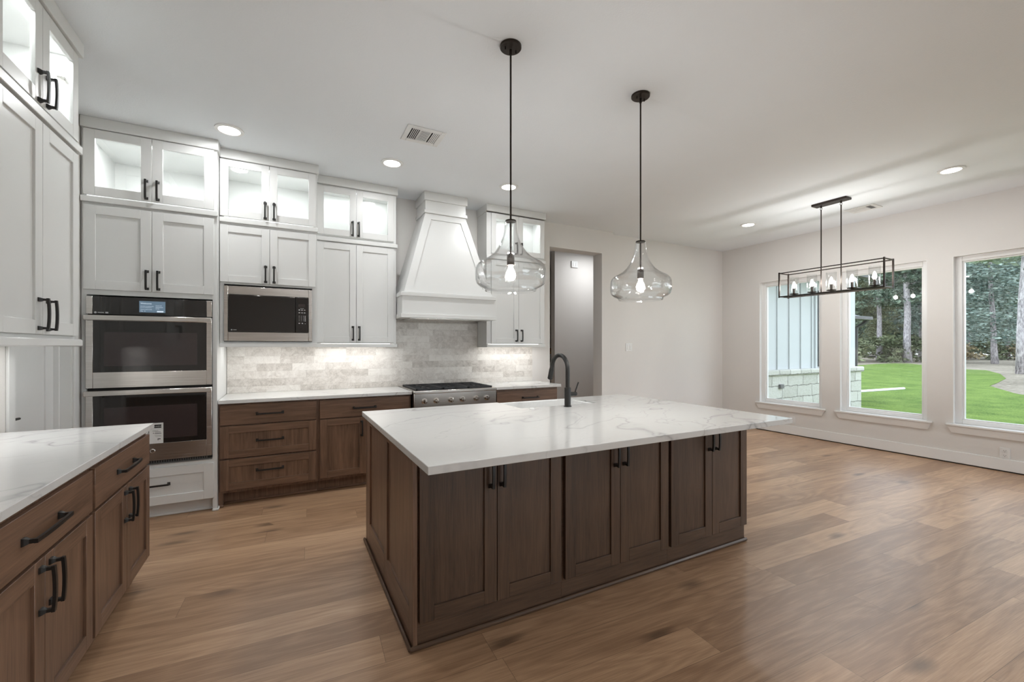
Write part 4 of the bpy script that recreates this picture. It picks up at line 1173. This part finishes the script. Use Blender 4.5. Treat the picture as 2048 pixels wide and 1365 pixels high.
t = thing('garden_building', (14.6, 8.2, GZ), 'low white building with grey hipped roof and black downspout beyond the wing', 'building')
MB().box(12.3, 16.30, 7.18, 11.0, GZ - .1, 2.30).build('wall', 'siding', t)
mb = MB(); mb.hexa([(12.2, 6.85, 2.30), (16.72, 6.85, 2.30), (16.72, 11.4, 2.30), (12.2, 11.4, 2.30)], [(12.2, 9.0, 3.15), (14.6, 9.0, 3.15), (14.6, 9.3, 3.15), (12.2, 9.3, 3.15)]); mb.build('roof', 'shingle', t)
MB().box(12.2, 16.76, 6.78, 6.88, 2.22, 2.34, 0, .02).build('gutter', 'gutter', t)
MB().tube([(16.60, 6.86, 2.25), (16.55, 6.95, 2.12), (16.38, 7.10, 1.98), (16.38, 7.12, GZ)], .06, 8).build('downspout', 'gutter', t)

# trees
def foliage_mesh(name, mat, n, zlo, zhi, rmax, size, seed, shape='cone', flat=.5):
    rnd = random.Random(seed); vs, fs = [], []
    nb = max(6, n // 90)
    cl = []
    for i in range(nb):
        z = zlo + (zhi - zlo) * rnd.random() ** .8
        u = (z - zlo) / (zhi - zlo)
        r = rmax * ((1 - .75 * u) if shape == 'cone' else math.sin(math.pi * min(.98, .12 + .86 * u)) ** .6)
        a = rnd.random() * 6.283; d = r * rnd.random() ** .5
        cl.append((d * math.cos(a), d * math.sin(a), z, .35 + .35 * rnd.random()))
    for i in range(n):
        x, y, z, s = rnd.choice(cl)
        c = Vector((x + rnd.gauss(0, s * rmax * .33), y + rnd.gauss(0, s * rmax * .33), z + rnd.gauss(0, s * rmax * .14)))
        if c.z < .03: c.z = .03 + rnd.random() * .3
        q = size * (.6 + .8 * rnd.random())
        u = Vector((rnd.gauss(0, 1), rnd.gauss(0, 1), rnd.gauss(0, flat))).normalized()
        w = u.cross(Vector((rnd.gauss(0, 1), rnd.gauss(0, 1), rnd.gauss(0, 1)))).normalized()
        k = len(vs)
        vs += [c - u * q, c + w * q * .45, c + u * q, c - w * q * .45]
        fs.append((k, k + 1, k + 2, k + 3))
    me = bpy.data.meshes.new(name); me.from_pydata([tuple(v) for v in vs], [], fs); me.materials.append(M[mat]); me.update()
    return me
def trunk_mesh(r, h, lean, seed):
    rnd = random.Random(seed); mb = MB(); pts, rs = [], []
    for k in range(9):
        u = k / 8
        pts.append((lean[0] * u + rnd.gauss(0, .05 * r * 4) * (k > 0), lean[1] * u + rnd.gauss(0, .05 * r * 4) * (k > 0), h * u)); rs.append(r * (1.25 if k == 0 else 1) * (1 - .62 * u))
    mb.tube(pts, rs, 10)
    for k in range(14):
        u = .3 + .65 * rnd.random(); a = rnd.random() * 6.28; L = (1.2 + 2 * rnd.random()) * h / 16
        b = Vector((lean[0] * u, lean[1] * u, h * u)); e = b + Vector((math.cos(a) * L, math.sin(a) * L, .25 * L))
        mb.tube([b, e], [r * .16, r * .04], 5)
    me = bpy.data.meshes.new('trunk'); bmesh.ops.recalc_face_normals(mb.bm, faces=mb.bm.faces); mb.bm.to_mesh(me); mb.bm.free()
    me.materials.append(M['bark']); me.shade_smooth(); return me
FOL = {'pine': foliage_mesh('foliage', 'leafa', 8000, 6.0, 19, 2.3, .17, 1), 'pine2': foliage_mesh('foliage', 'leafc', 9000, 3.2, 17, 2.6, .17, 2),
       'dense': foliage_mesh('foliage', 'leafa', 12500, .6, 17, 2.8, .17, 3), 'olive': foliage_mesh('foliage', 'leafb', 12500, .8, 15, 2.7, .17, 4, 'round'),
       'blue': foliage_mesh('foliage', 'leafc', 14000, 2.0, 14, 3.6, .145, 5, 'round', .15)}
TRK = [trunk_mesh(.27, 20, (.4, -.3), 1), trunk_mesh(.34, 21, (-.5, .4), 2), trunk_mesh(.20, 17, (.2, .5), 3)]
def tree(name, x, y, fol, trk, sc, rz, label, group):
    t = bpy.data.objects.new(name, None); COL.objects.link(t); t.location = (x, y, GZ - .03); t.scale = (sc, sc, sc); t.rotation_euler = (0, 0, rz)
    tag(t, label, 'tree', group)
    for nm, me in (('trunk', trk), ('foliage', fol)):
        o = bpy.data.objects.new(nm, me); COL.objects.link(o); o.parent = t
        if nm == 'foliage': o['kind'] = 'stuff'
def ray(u, d):   # a bearing of the photograph at ground distance d
    a = (u - 1024) / F_PX
    return (math.cos(TH) * a + math.sin(TH)) * d, (math.cos(TH) - math.sin(TH) * a) * d
tree('pine_tree', 60.3, 21.3, FOL['pine'], TRK[1], 1.0, .4, 'pale-barked pine standing at the lawn edge in the middle of the centre window', 'pines at the lawn edge')
tree('pine_tree', 61.9, 24.4, FOL['pine'], TRK[0], 1.0, 2.1, 'pine trunk left of the centre of the middle window', 'pines at the lawn edge')
tree('pine_tree', 68.6, 22.8, FOL['pine2'], TRK[1], 1.05, 1.1, 'pine trunk by the right side of the middle window', 'pines at the lawn edge')
tree('pine_tree', 71.0, 21.9, FOL['pine'], TRK[0], 1.0, 3.3, 'darker pine trunk at the right edge of the middle window', 'pines at the lawn edge')
tree('leafy_tree', 62.5, 15.3, FOL['blue'], TRK[2], 1.15, .8, 'pale leafy tree with low sweeping branches in the right window', 'leafy trees at the wood edge')
tree('pine_tree', 40.6, 8.80, FOL['pine'], TRK[2], 1.12, 5.0, 'thick grey pine trunk at the right side of the right window', 'pines at the lawn edge')
rnd = random.Random(11)
kinds = ['dense', 'olive', 'pine2', 'blue', 'dense']
LB = {'dense': ('dark evergreen tree in the wood behind the lawn', 'dark evergreens in the wood'), 'olive': ('olive green tree in the wood behind the lawn', 'olive trees in the wood'),
      'blue': ('blue-green leafy tree in the wood behind the lawn', 'blue-green trees in the wood'), 'pine2': ('grey-green pine in the wood behind the lawn', 'grey-green pines in the wood')}
u = 1668; n = 0
while u < 2230:
    x, y = ray(u, 54 if u < 1890 else 60)
    k = kinds[n % 5]; n += 1
    tree('dense_tree' if k == 'dense' else 'leafy_tree', x, y, FOL[k], TRK[n % 3], rnd.uniform(.95, 1.05) * (1 if u < 1890 else 1.12), rnd.uniform(0, 6.28), LB[k][0], LB[k][1])
    u += 88 if u < 1890 else 84
# the wood further back, where no single tree can be told apart
bpy.context.view_layer.update()
verts, faces, mats = [], [], []
for row, d in enumerate((74, 79, 85, 71)):
    u = 1640 + 7 * row; low = row == 3
    while u < 2260:
        x, y = ray(u, (d if u < 1890 else d + 5) + rnd.uniform(-1.5, 1.5))
        sc = rnd.uniform(.32, .42) if low else rnd.uniform(1.35, 1.6); rz = rnd.uniform(0, 6.28); k = rnd.choice(['dense', 'olive'] if low else ['dense', 'dense', 'olive', 'blue'])
        mt = Matrix.Translation((x, y, GZ - .02)) @ Matrix.Rotation(rz, 4, 'Z') @ Matrix.Scale(sc, 4)
        me = FOL[k]; b = len(verts)
        verts += [tuple(mt @ v.co) for v in me.vertices]
        faces += [tuple(b + i for i in p.vertices) for p in me.polygons]
        mats += [{'dense': 0, 'olive': 1, 'blue': 2}[k]] * len(me.polygons)
        u += 11 if low else 40
me = bpy.data.meshes.new('treeline'); me.from_pydata(verts, [], faces); me.update()
for k in ('leafa', 'leafb', 'leafc'): me.materials.append(M[k])
me.polygons.foreach_set('material_index', mats)
o = bpy.data.objects.new('treeline', me); COL.objects.link(o)
tag(o, 'dense dark green wood far behind the lawn and the single trees', 'woods', kind='stuff')
BUSH = [foliage_mesh('shrub', 'leafd', 1500, .15, 1.9, 2.2, .17, 21, 'round', .6), foliage_mesh('shrub', 'leafa', 1700, .15, 3.2, 2.5, .20, 22, 'round', .5), foliage_mesh('shrub', 'leafb', 1500, .15, 2.4, 2.3, .18, 23, 'round', .5)]
BL = [('rusty low shrub along the edge of the wood', 'rusty shrubs at the wood edge'), ('dark green shrub along the edge of the wood', 'dark shrubs at the wood edge'), ('olive shrub along the edge of the wood', 'olive shrubs at the wood edge')]
u = 1690
while u < 2140:
    for row in range(1):
        dd = (56.0 if u > 1890 else 48.0) + row * 3.0 + rnd.uniform(-.6, .6)
        x, y = ray(u + row * 8, dd); k = rnd.randrange(3)
        o = bpy.data.objects.new('shrub', BUSH[k]); COL.objects.link(o); o.location = (x, y, GZ - .03); o.rotation_euler = (0, 0, rnd.uniform(0, 6.28)); s = rnd.uniform(.9, 1.2); o.scale = (s, s, s)
        tag(o, BL[k][0], 'shrub', BL[k][1])
    u += 72
